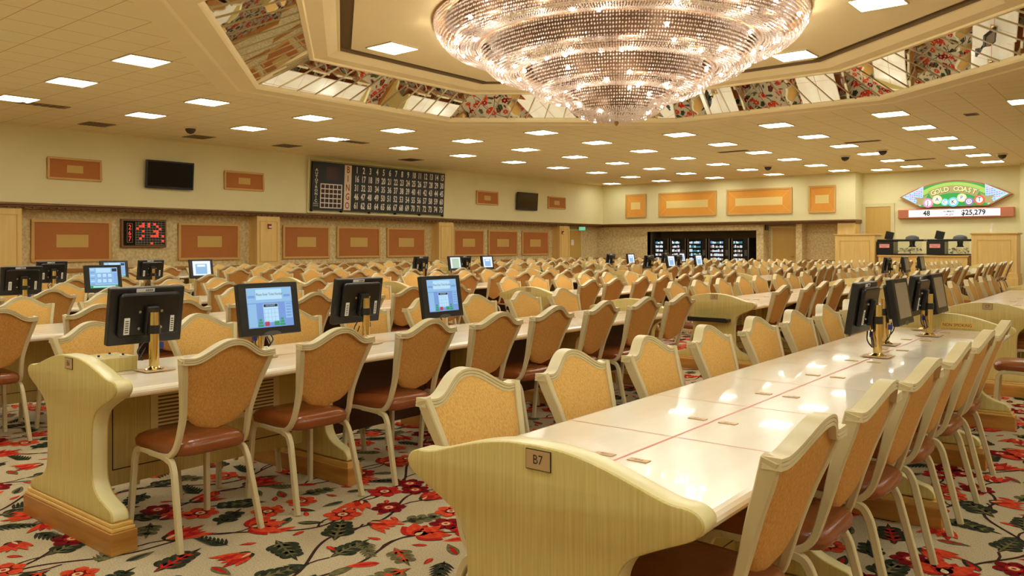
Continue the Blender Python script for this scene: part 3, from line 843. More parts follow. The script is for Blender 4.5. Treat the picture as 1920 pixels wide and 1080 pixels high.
mb = MB(); mb.lathe([(2.3, 0.0), (2.74, -0.02), (2.76, 0.02), (2.3, 0.04)], 96); mb.cyl((0, 0, -1.0), (0, 0, 0), 0.08)
mb.build('mounting_ring', 'chandelier_gold', ch, smooth=0.8)
mb = MB(); mb.lathe([(0, -0.15), (0.025, -0.13), (0.035, -0.1), (0.015, -0.05), (0.02, 0.0), (0.0, 0.02)], 12, c=(0, 0, 3.36+dz)); mb.build('finial', 'chandelier_gold', ch, smooth=1)
bme = MB(); bme.sphere((0, 0, 0), 0.026, 8); bme = bme.mesh('bulb', 'bulb', smooth=2)
rb = random.Random(8); nb = 0
for ti, (cnt, q0, q1) in enumerate(((32, 0.7, 4.6), (30, 0.5, 4.6), (24, 0.4, 4.6), (12, 0.4, 3.0))):
    T = tiers[ti]
    for k in range(cnt):
        q = q0+(q1-q0)*rb.random(); i = int(q); f_ = q-i
        r = T[i][0]+(T[i+1][0]-T[i][0])*f_; z = T[i][1]+(T[i+1][1]-T[i][1])*f_
        a = 2*PI*(k+rb.random()*0.7)/cnt
        o = bpy.data.objects.new('bulb', bme); C.objects.link(o); o.parent = ch
        o.location = ((r-0.01)*math.cos(a), (r-0.01)*math.sin(a), z+dz-0.012)
for ti, (cnt, rr, zz, en) in enumerate(((18, 2.40, 4.42, 11), (14, 1.76, 4.06, 10), (9, 1.1, 3.74, 8), (4, .42, 3.5, 7))):
    for k in range(cnt):
        ld = bpy.data.lights.new('lamp_glow', 'POINT'); ld.energy = en; ld.color = (1, 0.87, 0.72); ld.shadow_soft_size = 0.04
        lo_ = bpy.data.objects.new('lamp_glow', ld); C.objects.link(lo_); lo_.parent = ch
        a = 2*PI*k/cnt; lo_.location = (rr*math.cos(a), rr*math.sin(a), zz+dz)

# ------------------------------------------------------------------ carpet
def make_floor():
    S = 2.4; rnd = random.Random(21)
    V = []; F = []; MI = []
    names = ['carpet', 'carpet_red', 'carpet_orange', 'carpet_green', 'carpet_olive', 'carpet_vine', 'carpet_dark_red', 'carpet_cream']
    def poly(pts, z, mi):
        o = len(V); V.extend((x, y, z) for x, y in pts); F.append(tuple(range(o, o+len(pts)))); MI.append(mi)
    def xf(cx, cy, a, s):
        ca, sa = math.cos(a)*s, math.sin(a)*s
        return lambda x, y: (cx+x*ca-y*sa, cy+x*sa+y*ca)
    def wf(q, rd):
        return (math.sin(PI*q**0.75))**0.9 if not rd else (math.sin(PI*min(1, q)**1.3))**0.62
    def petal(t, a, L, W, z, mi, base=0.0, rd=False):
        ca, sa = math.cos(a), math.sin(a); pts = []
        for k in range(9):
            q = k/8; pts.append((base+L*q, W*wf(q, rd)))
        pts += [(base+L*k/8, -W*wf(k/8, rd)) for k in range(7, 0, -1)]
        poly([t(x*ca-y*sa, x*sa+y*ca) for x, y in pts], z, mi)
    def daisy(cx, cy, s, a, mi, z):
        t = xf(cx, cy, a, s)
        for k in range(6): petal(t, k*PI/3, 0.95, 0.36, z, mi, 0.08, True)
        n = 10
        poly([t(0.42*math.cos(2*PI*k/n), 0.42*math.sin(2*PI*k/n)) for k in range(n)], z+0.0004, 6 if mi != 6 else 1)
        poly([t(0.27*math.cos(2*PI*k/n), 0.27*math.sin(2*PI*k/n)) for k in range(n)], z+0.0008, 7)
        poly([t(0.12*math.cos(2*PI*k/n), 0.12*math.sin(2*PI*k/n)) for k in range(n)], z+0.0012, 1)
    def tulip(cx, cy, s, a, z, m1=1, m2=2, n=6):
        t = xf(cx, cy, a, s)
        for k in range(n):
            b_ = -0.55+1.1*k/(n-1); petal(t, b_, 1.0+0.12*math.cos(k*2.1), 0.15, z+0.0002*(k % 2), m1 if k % 2 else m2, 0.0)
        petal(t, 0.0, 0.62, 0.17, z+0.0006, m2 if m1 == 1 else 1)
        petal(t, 0.3, 0.4, 0.05, z+0.0009, 7); petal(t, 0.9, 0.35, 0.1, z+0.0005, 3); petal(t, -0.9, 0.35, 0.1, z+0.0005, 3)
    def peony(cx, cy, s, a, z):
        t = xf(cx, cy, a, s)
        for k in range(7):
            petal(t, -1.25+2.5*k/6, 0.85+0.15*(k % 2), 0.25, z+0.0002*(k % 2), 2 if k % 2 else 1)
        for k in range(4): petal(t, -0.6+1.2*k/3, 0.5, 0.15, z+0.0006, 2 if k % 2 == 0 else 1)
        petal(t, 0.1, 0.32, 0.09, z+0.001, 7)
    def oak(cx, cy, s, a, z, m1, m2, n=4):
        t = xf(cx, cy, a, s)
        petal(t, 0, 2.0, 0.16, z, m1)
        for k in range(n):
            x = 0.35+k*1.3/n; L = 0.62*(1-0.12*k)
            for sg_ in (-1, 1):
                ca = 0.85*sg_
                tt = (lambda t, x: (lambda u, v: t(x+u, v)))(t, x)
                petal(tt, ca, L*1.05, 0.19, z+0.00015*(k % 2), m1, 0, True)
                petal(tt, ca, L*0.6, 0.05, z+0.0006, m2)
        petal(t, 0, 1.7, 0.045, z+0.0007, m2)
    def fern(cx, cy, s, a, z, m1):
        t = xf(cx, cy, a, s)
        petal(t, 0, 2.0, 0.09, z, m1)
        for k in range(7):
            x = 0.15+k*0.25
            for sg_ in (-1, 1):
                tt = (lambda t, x: (lambda u, v: t(x+u, v)))(t, x)
                petal(tt, 0.7*sg_, 0.75-0.06*k, 0.075, z+0.0001*(k % 2), m1)
    def leaf(cx, cy, s, a, z, m1, m2):
        t = xf(cx, cy, a, s); petal(t, 0, 1.6, 0.3, z, m1); petal(t, 0, 1.3, 0.13, z+0.0005, m2)
    def vine(p, z, w0=0.008):
        for (x0_, y0_), (x1_, y1_) in zip(p, p[1:]):
            d = math.hypot(x1_-x0_, y1_-y0_); nx, ny = -(y1_-y0_)/d*w0, (x1_-x0_)/d*w0
            poly([(x0_+nx, y0_+ny), (x0_-nx, y0_-ny), (x1_-nx, y1_-ny), (x1_+nx, y1_+ny)], z, 5)
    zv, zl, zf = 0.0008, 0.0016, 0.0030
    placed = []
    def ok(x, y, r):
        for px, py, pr in placed:
            dx = abs(x-px); dx = min(dx, S-dx); dy = abs(y-py); dy = min(dy, S-dy)
            if math.hypot(dx, dy) < (r+pr)*0.83: return False
        placed.append((x, y, r)); return True
    for vn in range(5):
        ph = vn*1.9; base = vn*S/5+0.2; am = 0.16+0.07*(vn % 2)
        pts = []
        for k in range(61):
            y = S*k/60; pts.append((base+am*math.sin(2*PI*k/60+ph)+0.07*math.sin(6*PI*k/60+ph*2), y))
        vine(pts, zv)
        for k in range(3, 60, 10):
            x, y = pts[k]; sd = 1 if (k//10+vn) % 2 else -1
            L = 0.16+0.08*rnd.random(); a = PI/2-sd*(0.6+0.5*rnd.random())
            q = [(x+L*u*math.cos(a+sd*u*0.7), y+L*u*math.sin(a+sd*u*0.7)) for u in (0, 0.25, 0.5, 0.75, 1)]
            vine(q, zv+0.0002, 0.006)
            ex_, ey_ = q[-1]; aa = a+sd*0.7
            kind = (k//10+vn*2) % 5
            if not ok(ex_ % S, ey_ % S, 0.12): continue
            if kind == 0: tulip(ex_, ey_, 0.21, aa, zf)
            elif kind == 1: peony(ex_, ey_, 0.18, aa, zf)
            elif kind == 2 and vn % 2: daisy(ex_, ey_, 0.10, aa, rnd.choice((1, 6, 2)), zf)
            elif kind in (2, 3): oak(ex_, ey_, 0.14, aa, zl, 3, 4)
            else: tulip(ex_, ey_, 0.17, aa, zf, 2, 1, 5)
    n = 0
    for tries in range(4000):
        x, y, a = rnd.random()*S, rnd.random()*S, rnd.random()*2*PI
        k = rnd.choice((0, 0, 0, 0, 1, 1, 1, 1, 2, 2, 3, 4, 5)) if tries < 2500 else rnd.choice((3, 3, 6))
        r = (0.15, 0.125, 0.10, 0.075, 0.075, 0.085, 0.05)[k]
        if not ok(x, y, r): continue
        s = 1.0+0.15*rnd.random(); z2 = zl+rnd.random()*0.0003
        if k == 0: oak(x-0.13*math.cos(a), y-0.13*math.sin(a), 0.15*s, a, z2, 3, rnd.choice((1, 4, 2)))
        elif k == 1: oak(x-0.1*math.cos(a), y-0.1*math.sin(a), 0.12*s, a, z2, rnd.choice((3, 4)), rnd.choice((3, 2)), 3)
        elif k == 2: fern(x-0.1*math.cos(a), y-0.1*math.sin(a), 0.11*s, a, z2, rnd.choice((3, 3, 4)))
        elif k == 3: leaf(x-0.06*math.cos(a), y-0.06*math.sin(a), 0.085*s, a, z2, rnd.choice((2, 3, 4)), rnd.choice((3, 4, 1)))
        elif k == 4: daisy(x, y, 0.085*s, a, rnd.choice((1, 2, 6)), zf)
        elif k == 5: tulip(x-0.07*math.cos(a), y-0.07*math.sin(a), 0.15*s, a, zf, rnd.choice((1, 2)), 2, 5)
        else: leaf(x, y, 0.05, a, z2, 1, 2)
    import numpy as np
    V = np.array(V); nv = len(V)
    ft = [list(f) for f in F]; lens_ = np.array([len(f) for f in ft]); flat = np.array([i for f in ft for i in f]); mis = np.array(MI)
    X0, Y0 = -21.1, -2.0; nx, ny = 10, 15
    allV = [np.array([(XR, YN, 0), (XE, YN, 0), (XE, 33.3, 0), (XR, 33.3, 0)])]; allF = [np.array([0, 1, 2, 3])]; allL = [np.array([4])]; allM = [np.array([0])]
    off = 4
    for i in range(nx):
        for j in range(ny):
            ox, oy = X0+i*S, Y0+j*S
            # tiles that can never be seen (outside the view wedge) stay plain
            cxx, cyy = ox+S/2, oy+S/2
            ang = math.degrees(math.atan2(-cxx, cyy))
            if cyy < -1 or not (-8 < ang < 84): 
                if math.hypot(cxx, cyy) > 3: continue
            W_ = V.copy(); W_[:, 0] += ox; W_[:, 1] += oy
            allV.append(W_); allF.append(flat+off); allL.append(lens_); allM.append(mis); off += nv
    VV = np.concatenate(allV); FF = np.concatenate(allF); LL = np.concatenate(allL); MM = np.concatenate(allM)
    me = bpy.data.meshes.new('floor')
    me.vertices.add(len(VV)); me.vertices.foreach_set('co', VV.astype('f').ravel())
    me.loops.add(len(FF)); me.loops.foreach_set('vertex_index', FF.astype('i'))
    me.polygons.add(len(LL))
    st = np.concatenate([[0], np.cumsum(LL)[:-1]])
    me.polygons.foreach_set('loop_start', st.astype('i'))
    for q in names: me.materials.append(M[q])
    me.polygons.foreach_set('material_index', MM.astype('i'))
    me.update(calc_edges=True); me.validate()
    o = bpy.data.objects.new('floor', me); C.objects.link(o)
    tag(o, kind='structure')
make_floor()

# ------------------------------------------------------------------ tables
PROF = [(0,.878),(.1,.874),(.2,.858),(.3,.832),(.38,.808),(.43,.797),(.475,.795),(.505,.782),(.517,.76),(.505,.735),(.47,.712),(.38,.672),(.31,.635),(.275,.59),(.262,.53),(.258,.42),(.262,.32),(.285,.27),(.33,.235),(.40,.21),(.45,.195),(.475,.17),(.48,.14)]
def smooth_prof(p, n=3):
    return [(v.x, v.z) for v in catmull([(x, 0, z) for x, z in p], n)]
PROF = [(x*.955, z) for x, z in PROF]
SP = smooth_prof(PROF)
FULL = SP+[(-x, z) for x, z in SP[::-1]][:-1]
TREST = [(x, z) for x, z in SP if z < 0.70]
TREST = [(0.38, 0.704)]+TREST
TFULL = TREST+[(-x, z) for x, z in TREST[::-1]]
TL = 5.55
def end_panel(parent, y0_, code, front=True, plate_back=None):
    mb = MB(); th = 0.085
    mb.prism(FULL, y0_, y0_+th, lambda u, v, t_: (u, t_, v), 0, 1)
    p = mb.build('end_panel', ['ash_wood', 'ash_edge'], parent, bevel=0.012, smooth=0.5, seg=2)
    mb = MB(); mb.box(-.492, .492, y0_-0.02, y0_+th+0.02, 0.0, 0.105, 0); mb.build('plinth', 'oak_base', p, bevel=0.004)
    mb = MB(); mb.box(-.486, .486, y0_-0.014, y0_+th+0.014, 0.105, 0.122); mb.box(-.475, .475, y0_-0.008, y0_+th+0.008, 0.122, 0.14); mb.build('plinth_moulding', 'oak_trim', p, bevel=0.005)
    if code:
        mb = MB(); cx_ = 0.015
        mb.box(cx_-.04, cx_+.04, y0_-0.004, y0_-0.0005, .815, .866, 0)
        mb.box(cx_-.042, cx_+.042, y0_-0.003, y0_-0.0003, .813, .868, 1)
        mb.text(code, 0.036, lambda u, v: (cx_+u, y0_-0.0046, .8405+v), 1, 0.9, bold=0.0)
        mb.build('number_plate', ['bronze', 'ink'], p)
    return p
def make_table(code, detail, far_sign=None, tray=False, socket=False):
    t = empty('bingo_table')
    # tabletop: rounded slab swept along y
    q = [(-.455, .705), (.455, .705), (.472, .709), (.481, .718), (.484, .728), (.481, .738), (.472, .747), (.458, .75), (-.458, .75), (-.472, .747), (-.481, .738), (-.484, .728), (-.481, .718), (-.472, .709)]
    q = [(x*.955, z) for x, z in q]
    mb = MB(); mb.prism(q, 0.085, TL-0.085, lambda u, v, t_: (u, t_, v), 0)
    zt = 0.7504
    def strip(xa, xb, ya, yb): mb.quad((xa, ya, zt), (xb, ya, zt), (xb, yb, zt), (xa, yb, zt), 1)
    strip(-.006, .006, .09, TL-.09)
    for k in range(1, 8):
        y = .085+.055+.675*k
        strip(-.446, -.005, y-.0035, y+.0035); strip(.005, .446, y-.0035, y+.0035)
    mb.build('tabletop', ['tabletop', 'table_line'], t, smooth=None)
    if detail:
        for k in range(8):
            for s_ in (-1, 1):
                mb = MB(); x = s_*0.062; y = .46+.675*k-s_*0.0
                mb.box(x-.034, x+.034, y-.016, y+.016, .7502, .7532, 0)
                mb.text('%s %d' % (code or 'B5', k*2+(1 if s_ < 0 else 2)), 0.016, lambda u, v: (x+u, y+v, .7536), 1)
                mb.build('seat_plate', ['bronze', 'ink'], t)
    end_panel(t, 0.0, code)
    p2 = end_panel(t, TL-.085, None)
    if far_sign:
        mb = MB(); y = TL-.085
        mb.box(-.02, .22, y-.008, y, .765, .812, 0)
        mb.text('NON SMOKING', 0.034, lambda u, v: (.10+u, y-.0085, .789+v), 1, 0.85)
        mb.build('no_smoking_plate', ['oak_trim', 'ink'], p2)
    for y in (1.38, 2.74, 4.10):
        mb = MB(); mb.prism(TFULL, y, y+.07, lambda u, v, t_: (u, t_, v), 0, 1)
        p = mb.build('trestle', ['ash_wood', 'ash_edge'], t, bevel=0.008 if detail else 0, smooth=0.5)
        mb = MB(); mb.box(-.492, .492, y-.02, y+.09, 0, .105); mb.build('plinth', 'oak_base', p, bevel=0.004)
        mb = MB(); mb.box(-.477, .477, y-.01, y+.08, .105, .135); mb.build('plinth_moulding', 'oak_trim', p)
    mb = MB(); mb.box(-.035, .035, .085, 1.38, .19, .705)
    for s_ in (-1, 1):
        a, b_ = sorted((s_*.035, s_*.0365)); mb.box(a, b_, .2, 1.3, .27, .275, 1); mb.box(a, b_, .2, .205, .27, .69, 1)
    cab = mb.build('cable_cabinet', ['ash_wood', 'ink'], t)
    mb = MB(); mb.box(-.03, .03, 1.45, TL-.085, .19, .705); mb.build('modesty_panel', 'dark_laminate', t)
    if detail:
        for y in (.40, .84):
            for s_ in (1, -1):
                mb = MB(); X = .035*s_; a, b_ = sorted((X, X+.008*s_))
                mb.box(a, b_, y, y+.36, .42, .66, 0)
                for r in range(9):
                    a2, b2 = sorted((X+.008*s_, X+.010*s_)); mb.box(a2, b2, y+.04, y+.32, .45+r*.02, .459+r*.02, 1)
                mb.build('louvred_vent', ['vent', 'vent_slot'], cab)
    if tray:
        mb = MB(); mb.box(-.25, .22, -.13, 0, .565, .60); mb.box(-.25, .22, -.14, -.13, .565, .615)
        mb.build('black_tray', 'dark_plastic', t, bevel=0.01)
    return t
ROWN = ['front', 'second', 'third', 'back']
TX = {0: {7: -1.315, 6: -4.20, 5: -6.98, 4: -9.55, 3: -12.2, 2: -14.85},
      1: {7: -1.25, 6: -3.92, 5: -6.5, 4: -9.15, 3: -11.8, 2: -14.45, 1: -17.1},
      2: {6: -3.95, 5: -6.5, 4: -9.12, 3: -11.75, 2: -14.4, 1: -17.05},
      3: {6: -3.95, 5: -6.55, 4: -9.15, 3: -11.75, 2: -14.4, 1: -17.05}}
TY = {0: 1.75, 1: 8.5, 2: 15.35, 3: 22.2}
TYX = {(1, 7): 8.85, (1, 6): 8.6}
CODES = {(0, 7): 'B7', (0, 6): 'B6', (1, 7): 'C7', (1, 6): 'C6', (1, 5): 'C5'}
def tname(r, c):
    if (r, c) in CODES: return 'table '+CODES[(r, c)]
    rc = max(TX[r]); k = rc-c
    return "%s row's %s table from the right" % (ROWN[r], ordinal(k)) if k else "%s row's rightmost table" % ROWN[r]
plain = None
for r in TX:
    for c, x in TX[r].items():
        code = CODES.get((r, c)); yy = TYX.get((r, c), TY[r])
        if code:
            t = make_table(code, True, far_sign=(code == 'B7'), tray=code in ('C6', 'C5'))
            lab = 'long pale bingo table with wooden end panel marked '+code
        else:
            if plain is None: plain = make_table(None, False); t = plain
            else: t = copy_tree(plain)
            lab = 'long pale bingo table between chairs, '+tname(r, c)
        t.location = tw(x, yy); t.rotation_euler = (0, 0, AL)
        tag(t, lab, 'table', 'long bingo tables in rows')
# wooden socket box on the table marked B6
sb = tag(empty('socket_box', tw(-4.42, 2.0, 0.7505), AL), 'pale wooden box with sockets on the table end beside B6', 'box')
mb = MB(); mb.box(-.12, .12, -.13, .15, 0, .075); mb.build('box_body', 'ash_wood', sb, bevel=0.004)
for x, y in ((-.05, -.07), (.04, -.02), (-.03, .07), (.06, .1)):
    mb = MB(); mb.cyl((x, y, .075), (x, y, .079), .017, 14, 0); mb.box(x-.006, x+.006, y-.004, y+.004, .079, .088, 1)
    mb.build('socket', ['white_paper', 'ink'], sb)

# ------------------------------------------------------------------ monitors
def ui_ticket(mb, s, hw, hh, X):
    R = lambda x0_, x1_, z0_, z1_, mi, d=0.0006: mb.quad((X+d, x0_*s, z0_), (X+d, x1_*s, z0_), (X+d, x1_*s, z1_), (X+d, x0_*s, z1_), mi)
    R(-hw, hw, -hh, hh, 0, 0.0); R(-hw, hw, hh*.25, hh, 1)
    R(-hw*.6, hw*.55, hh*.4, hh*.92, 2, .001); R(-hw*.95, -hw*.65, hh*.5, hh*.62, 3, .001); R(hw*.62, hw*.92, hh*.5, hh*.62, 3, .001)
    R(-hw*.98, -hw*.62, -hh*.95, hh*.2, 1, .001); R(hw*.66, hw*.97, -hh*.6, hh*.22, 1, .001)
    for k in range(5): R(hw*.7, hw*.93, hh*(.1-.15*k), hh*(.17-.15*k), 3, .0014)
    R(-hw*.32, hw*.34, -hh*.75, hh*.18, 2, .001); R(-hw*.3, hw*.32, hh*.02, hh*.16, 5, .0014)
    for k in range(4): R(-hw*.28+k*hw*.15, -hw*.27+k*hw*.15, -hh*.7, -hh*.1, 3, .0014)
    for k in range(4): R(-hw*.3, hw*.32, -hh*(.1+.2*k), -hh*(.09+.2*k), 3, .0014)
    R(-hw*.3, -hw*.1, -hh*.93, -hh*.72, 4, .0016); R(hw*.12, hw*.34, -hh*.93, -hh*.72, 6, .0016)
    for sx in (-1, 1):
        for k in range(3): R(sx*hw*.48-hw*(.12-.03*k), sx*hw*.48+hw*(.12-.03*k), -hh*(.95-.14*k), -hh*(.84-.14*k), 6, .0016)
    mb.text('Please Enter Ticket Number', .022, lambda u, v: (X+.0018, s*(u-.0), hh*.66+v), 5, .72)
    mb.text('ACCOUNT', .014, lambda u, v: (X+.0022, s*u, hh*.09+v), 2, .9)
def ui_cards(mb, s, hw, hh, X):
    R = lambda x0_, x1_, z0_, z1_, mi, d=0.0006: mb.quad((X+d, x0_*s, z0_), (X+d, x1_*s, z0_), (X+d, x1_*s, z1_), (X+d, x0_*s, z1_), mi)
    R(-hw, hw, -hh, hh, 1, 0.0); R(-hw*.55, hw*.5, hh*.5, hh*.92, 2)
    R(hw*.6, hw*.95, hh*.6, hh*.9, 5)
    for k in range(6): R(-hw*.95, -hw*.66, hh*(.75-.28*k), hh*(.85-.28*k), 3 if k % 2 else 2)
    for i in range(3):
        for j in range(2):
            x = -hw*.5+i*hw*.38; z = hh*.02-j*hh*.52
            R(x, x+hw*.34, z, z+hh*.42, 3); R(x+hw*.03, x+hw*.31, z+hh*.04, z+hh*.38, 2, .001)
    for k in range(5): R(hw*.7, hw*.93, hh*(.3-.2*k), hh*(.38-.2*k), 3)
    R(-hw, hw, -hh, -hh*.72, 6); R(-hw*.8, hw*.8, -hh*.93, -hh*.78, 2, .001)
def make_monitor(ui):
    """screen faces +x, pole at origin"""
    t = empty('touchscreen_monitor')
    tilt = Matrix.Translation((0.085, 0, 1.04-0.75)) @ Matrix.Rotation(math.radians(-9), 4, 'Y')
    mb = MB()
    mb.box(-.012, .03, -.205, .205, -.155, .155, mt=tilt)
    mb.build('casing', 'black_plastic', t, bevel=0.007)
    mb = MB(); mb.prism([(-.165, -.105), (.165, -.105), (.165, .12), (.145, .13), (-.145, .13), (-.165, .12)], -.045, -.012, lambda u, v, q: tilt @ Vector((q, u, v)))
    hb = mb.build('rear_housing', 'dark_plastic', t, bevel=0.012)
    mb = MB()
    n = 12
    for k in range(n): 
        a = PI*k/n; b_ = PI*(k+1)/n
        mb.add([tilt @ Vector((.030, 0, -.160)), tilt @ Vector((.032, .06*math.cos(a), -.150+.02*math.sin(a))), tilt @ Vector((.032, .06*math.cos(b_), -.150+.02*math.sin(b_)))], [(0, 1, 2)])
    mb.build('chin', 'grey_metal', t)
    mb = MB(); hw, hh = .155, .117
    s2 = MB()
    if ui == 'ticket': ui_ticket(s2, 1, hw, hh, 0)
    elif ui == 'cards': ui_cards(s2, 1, hw, hh, 0)
    elif ui == 'white':
        s2.quad((0, -hw, -hh), (0, hw, -hh), (0, hw, hh), (0, -hw, hh), 2)
        s2.quad((.0005, -hw*.7, -hh*.8), (.0005, hw*.6, -hh*.8), (.0005, hw*.6, hh*.6), (.0005, -hw*.7, hh*.6), 1)
        s2.quad((.001, -hw*.5, hh*.2), (.001, hw*.4, hh*.2), (.001, hw*.4, hh*.5), (.001, -hw*.5, hh*.5), 2)
    elif ui == 'mint':
        s2.quad((0, -hw, -hh), (0, hw, -hh), (0, hw, hh), (0, -hw, hh), 2)
        s2.quad((.0005, -hw*.7, -hh), (.0005, hw*.7, -hh), (.0005, hw*.7, hh*.8), (.0005, -hw*.7, hh*.8), 7)
    else:
        s2.quad((0, -hw, -hh), (0, hw, -hh), (0, hw, hh), (0, -hw, hh), 8)
    s2.v = [tuple((tilt @ Matrix.Translation((.0305, 0, .008))) @ Vector(p)) for p in s2.v]
    s2.build('screen', ['screen_blue', 'screen_mid', 'screen_pale' if ui in ('ticket', 'cards') else 'screen_white', 'screen_blue', 'screen_red', 'screen_dark', 'screen_green', 'screen_mint', 'grey_screen'], t)
    # rear details
    mb = MB()
    for y, z in ((-.06, .03), (-.06, -.06), (.06, .03), (.06, -.06)):
        mb.cyl(tilt @ Vector((-.05, y, z)), tilt @ Vector((-.044, y, z)), .008, 8)
    mb.build('bolts', 'steel', hb)
    for y, w_ in ((-.125, .022), (.125, .03)):
        mb = MB(); mb.box(-.047, -.0452, y-w_/2, y+w_/2, -.09, 0.0, 0, mt=tilt)
        for k in range(6): mb.box(-.0476, -.047, y-w_*.3, y+w_*.3, -.08+k*.012, -.075+k*.012, 1, mt=tilt)
        mb.build('sticker', ['sticker', 'ink'], hb)
    mb = MB(); mb.box(-.0135, -.0125, -.03, .07, .130, .150, 0, mt=tilt)
    for k in range(7): mb.box(-.0142, -.0135, -.02+k*.006, -.017+k*.006, .134, .146, 1, mt=tilt)
    mb.build('sticker', ['sticker', 'ink'], t)
    mb = MB(); mb.box(-.075, -.045, -.035, .035, -.09, .06, mt=tilt); mb.build('vesa_mount', 'black_plastic', t, bevel=0.006)
    mb = MB(); mb.lathe([(.0, 0.0), (.026, 0), (.026, .31), (.0, .31)], 20); mb.lathe([(.05, 0.001), (.05, .006), (.034, .012), (.027, .02)], 20)
    mb.build('pole', 'brass', t, smooth=0.6)
    mb = MB(); mb.box(-.08, .08, -.08, .08, 0, .003); mb.build('floor_plate', 'bronze', t)
    mb = MB(); mb.lathe([(.03, .195), (.032, .195), (.032, .24), (.03, .24)], 16); mb.box(.02, .085, -.024, .024, .185, .24); mb.build('clamp', 'black_plastic', t, smooth=0.6)
    mb = MB()
    mb.tube(catmull([(.05, .03, .15), (.04, .07, .10), (.02, .05, .06), (.0, .08, .07), (.02, .04, .12)], 5), .004)
    mb.tube(catmull([(.05, -.04, .15), (.05, -.06, .09), (.03, -.02, .05), (.01, -.03, .02)], 5), .004)
    mb.build('cables', 'dark_plastic', t)
    mb = MB(); mb.box(.035, .06, -.075, -.05, .105, .14); mb.build('cable_plug', 'blue_plug', t, bevel=0.004)
    return t
protoM = {}
def place_monitor(x, y, facing, ui, label):
    """facing +1: screen towards +x; -1: screen away, back seen"""
    if ui not in protoM: protoM[ui] = make_monitor(ui); t = protoM[ui]
    else: t = copy_tree(protoM[ui])
    t.location = tw(x, y, 0.7545); t.rotation_euler = (0, 0, AL+(0 if facing > 0 else PI))
    tag(t, label, 'monitor', 'touchscreen monitors on brass poles')
place_monitor(-4.20, 2.19, -1, 'off', 'black monitor back with brass pole, nearest the B6 end panel')
place_monitor(-4.20, 2.84, 1, 'ticket', 'monitor with blue ticket screen, nearer one on table B6')
place_monitor(-4.20, 3.68, -1, 'off', 'black monitor back between the two blue ticket screens')
place_monitor(-4.20, 4.32, 1, 'ticket', 'monitor with blue ticket screen, farther one on table B6')
place_monitor(-1.30, 5.18, -1, 'off', 'black monitor back, leftmost on table B7')
place_monitor(-1.42, 5.85, 1, 'off', 'monitor with grey dark screen, left one on table B7')
place_monitor(-1.30, 6.62, -1, 'off', 'black monitor back between the two grey screens on table B7')
place_monitor(-1.42, 7.05, 1, 'off', 'monitor with grey dark screen, rightmost on table B7')
place_monitor(-9.45, 3.50, -1, 'off', 'black monitor back at the left picture edge')
place_monitor(-9.45, 4.28, 1, 'cards', 'monitor with pale blue card screen, nearer of two at left')
place_monitor(-12.2, 4.90, -1, 'off', 'black monitor back behind the one at left picture edge')
place_monitor(-12.2, 5.70, 1, 'cards', 'monitor with pale blue card screen half hidden behind nearer one')
place_monitor(-12.2, 6.35, -1, 'off', 'black monitor back below the small red lit display')
place_monitor(-12.2, 7.10, 1, 'white', 'monitor with whitish screen below the second brown panel')
for k, y in enumerate((11.9, 12.75, 13.25, 13.82)):
    place_monitor(-11.8, y, -1 if k % 2 == 0 else 1, ('off', 'mint', 'off', 'white')[k], ('small black monitor back below the second wood column, left', 'small monitor with greenish screen by the second wood column', 'small black monitor back right of the greenish screen', 'small monitor with white screen right of second wood column')[k])
for k, y in enumerate((19.3, 20.1, 20.75, 21.5)):
    y = y if k < 2 else y+1.78
    place_monitor(-11.75, y, -1 if k % 2 == 0 else 1, ('off', 'white', 'off', 'white')[k], 'far small monitor before the vending niche left side, %s from left' % ordinal(k))
for k, y in enumerate((16.7, 17.45, 18.15, 18.95)):
    place_monitor(-9.12, y, -1 if k % 2 == 0 else 1, ('off', 'white', 'off', 'white')[k], 'small monitor in front of the vending machines, %s from left' % ordinal(k))
for k, y in enumerate((16.75, 17.5, 18.1, 18.9)):
    place_monitor(-3.95, y, -1 if k % 2 == 0 else 1, 'off', 'small monitor in front of the counter, %s from left' % ordinal(k))

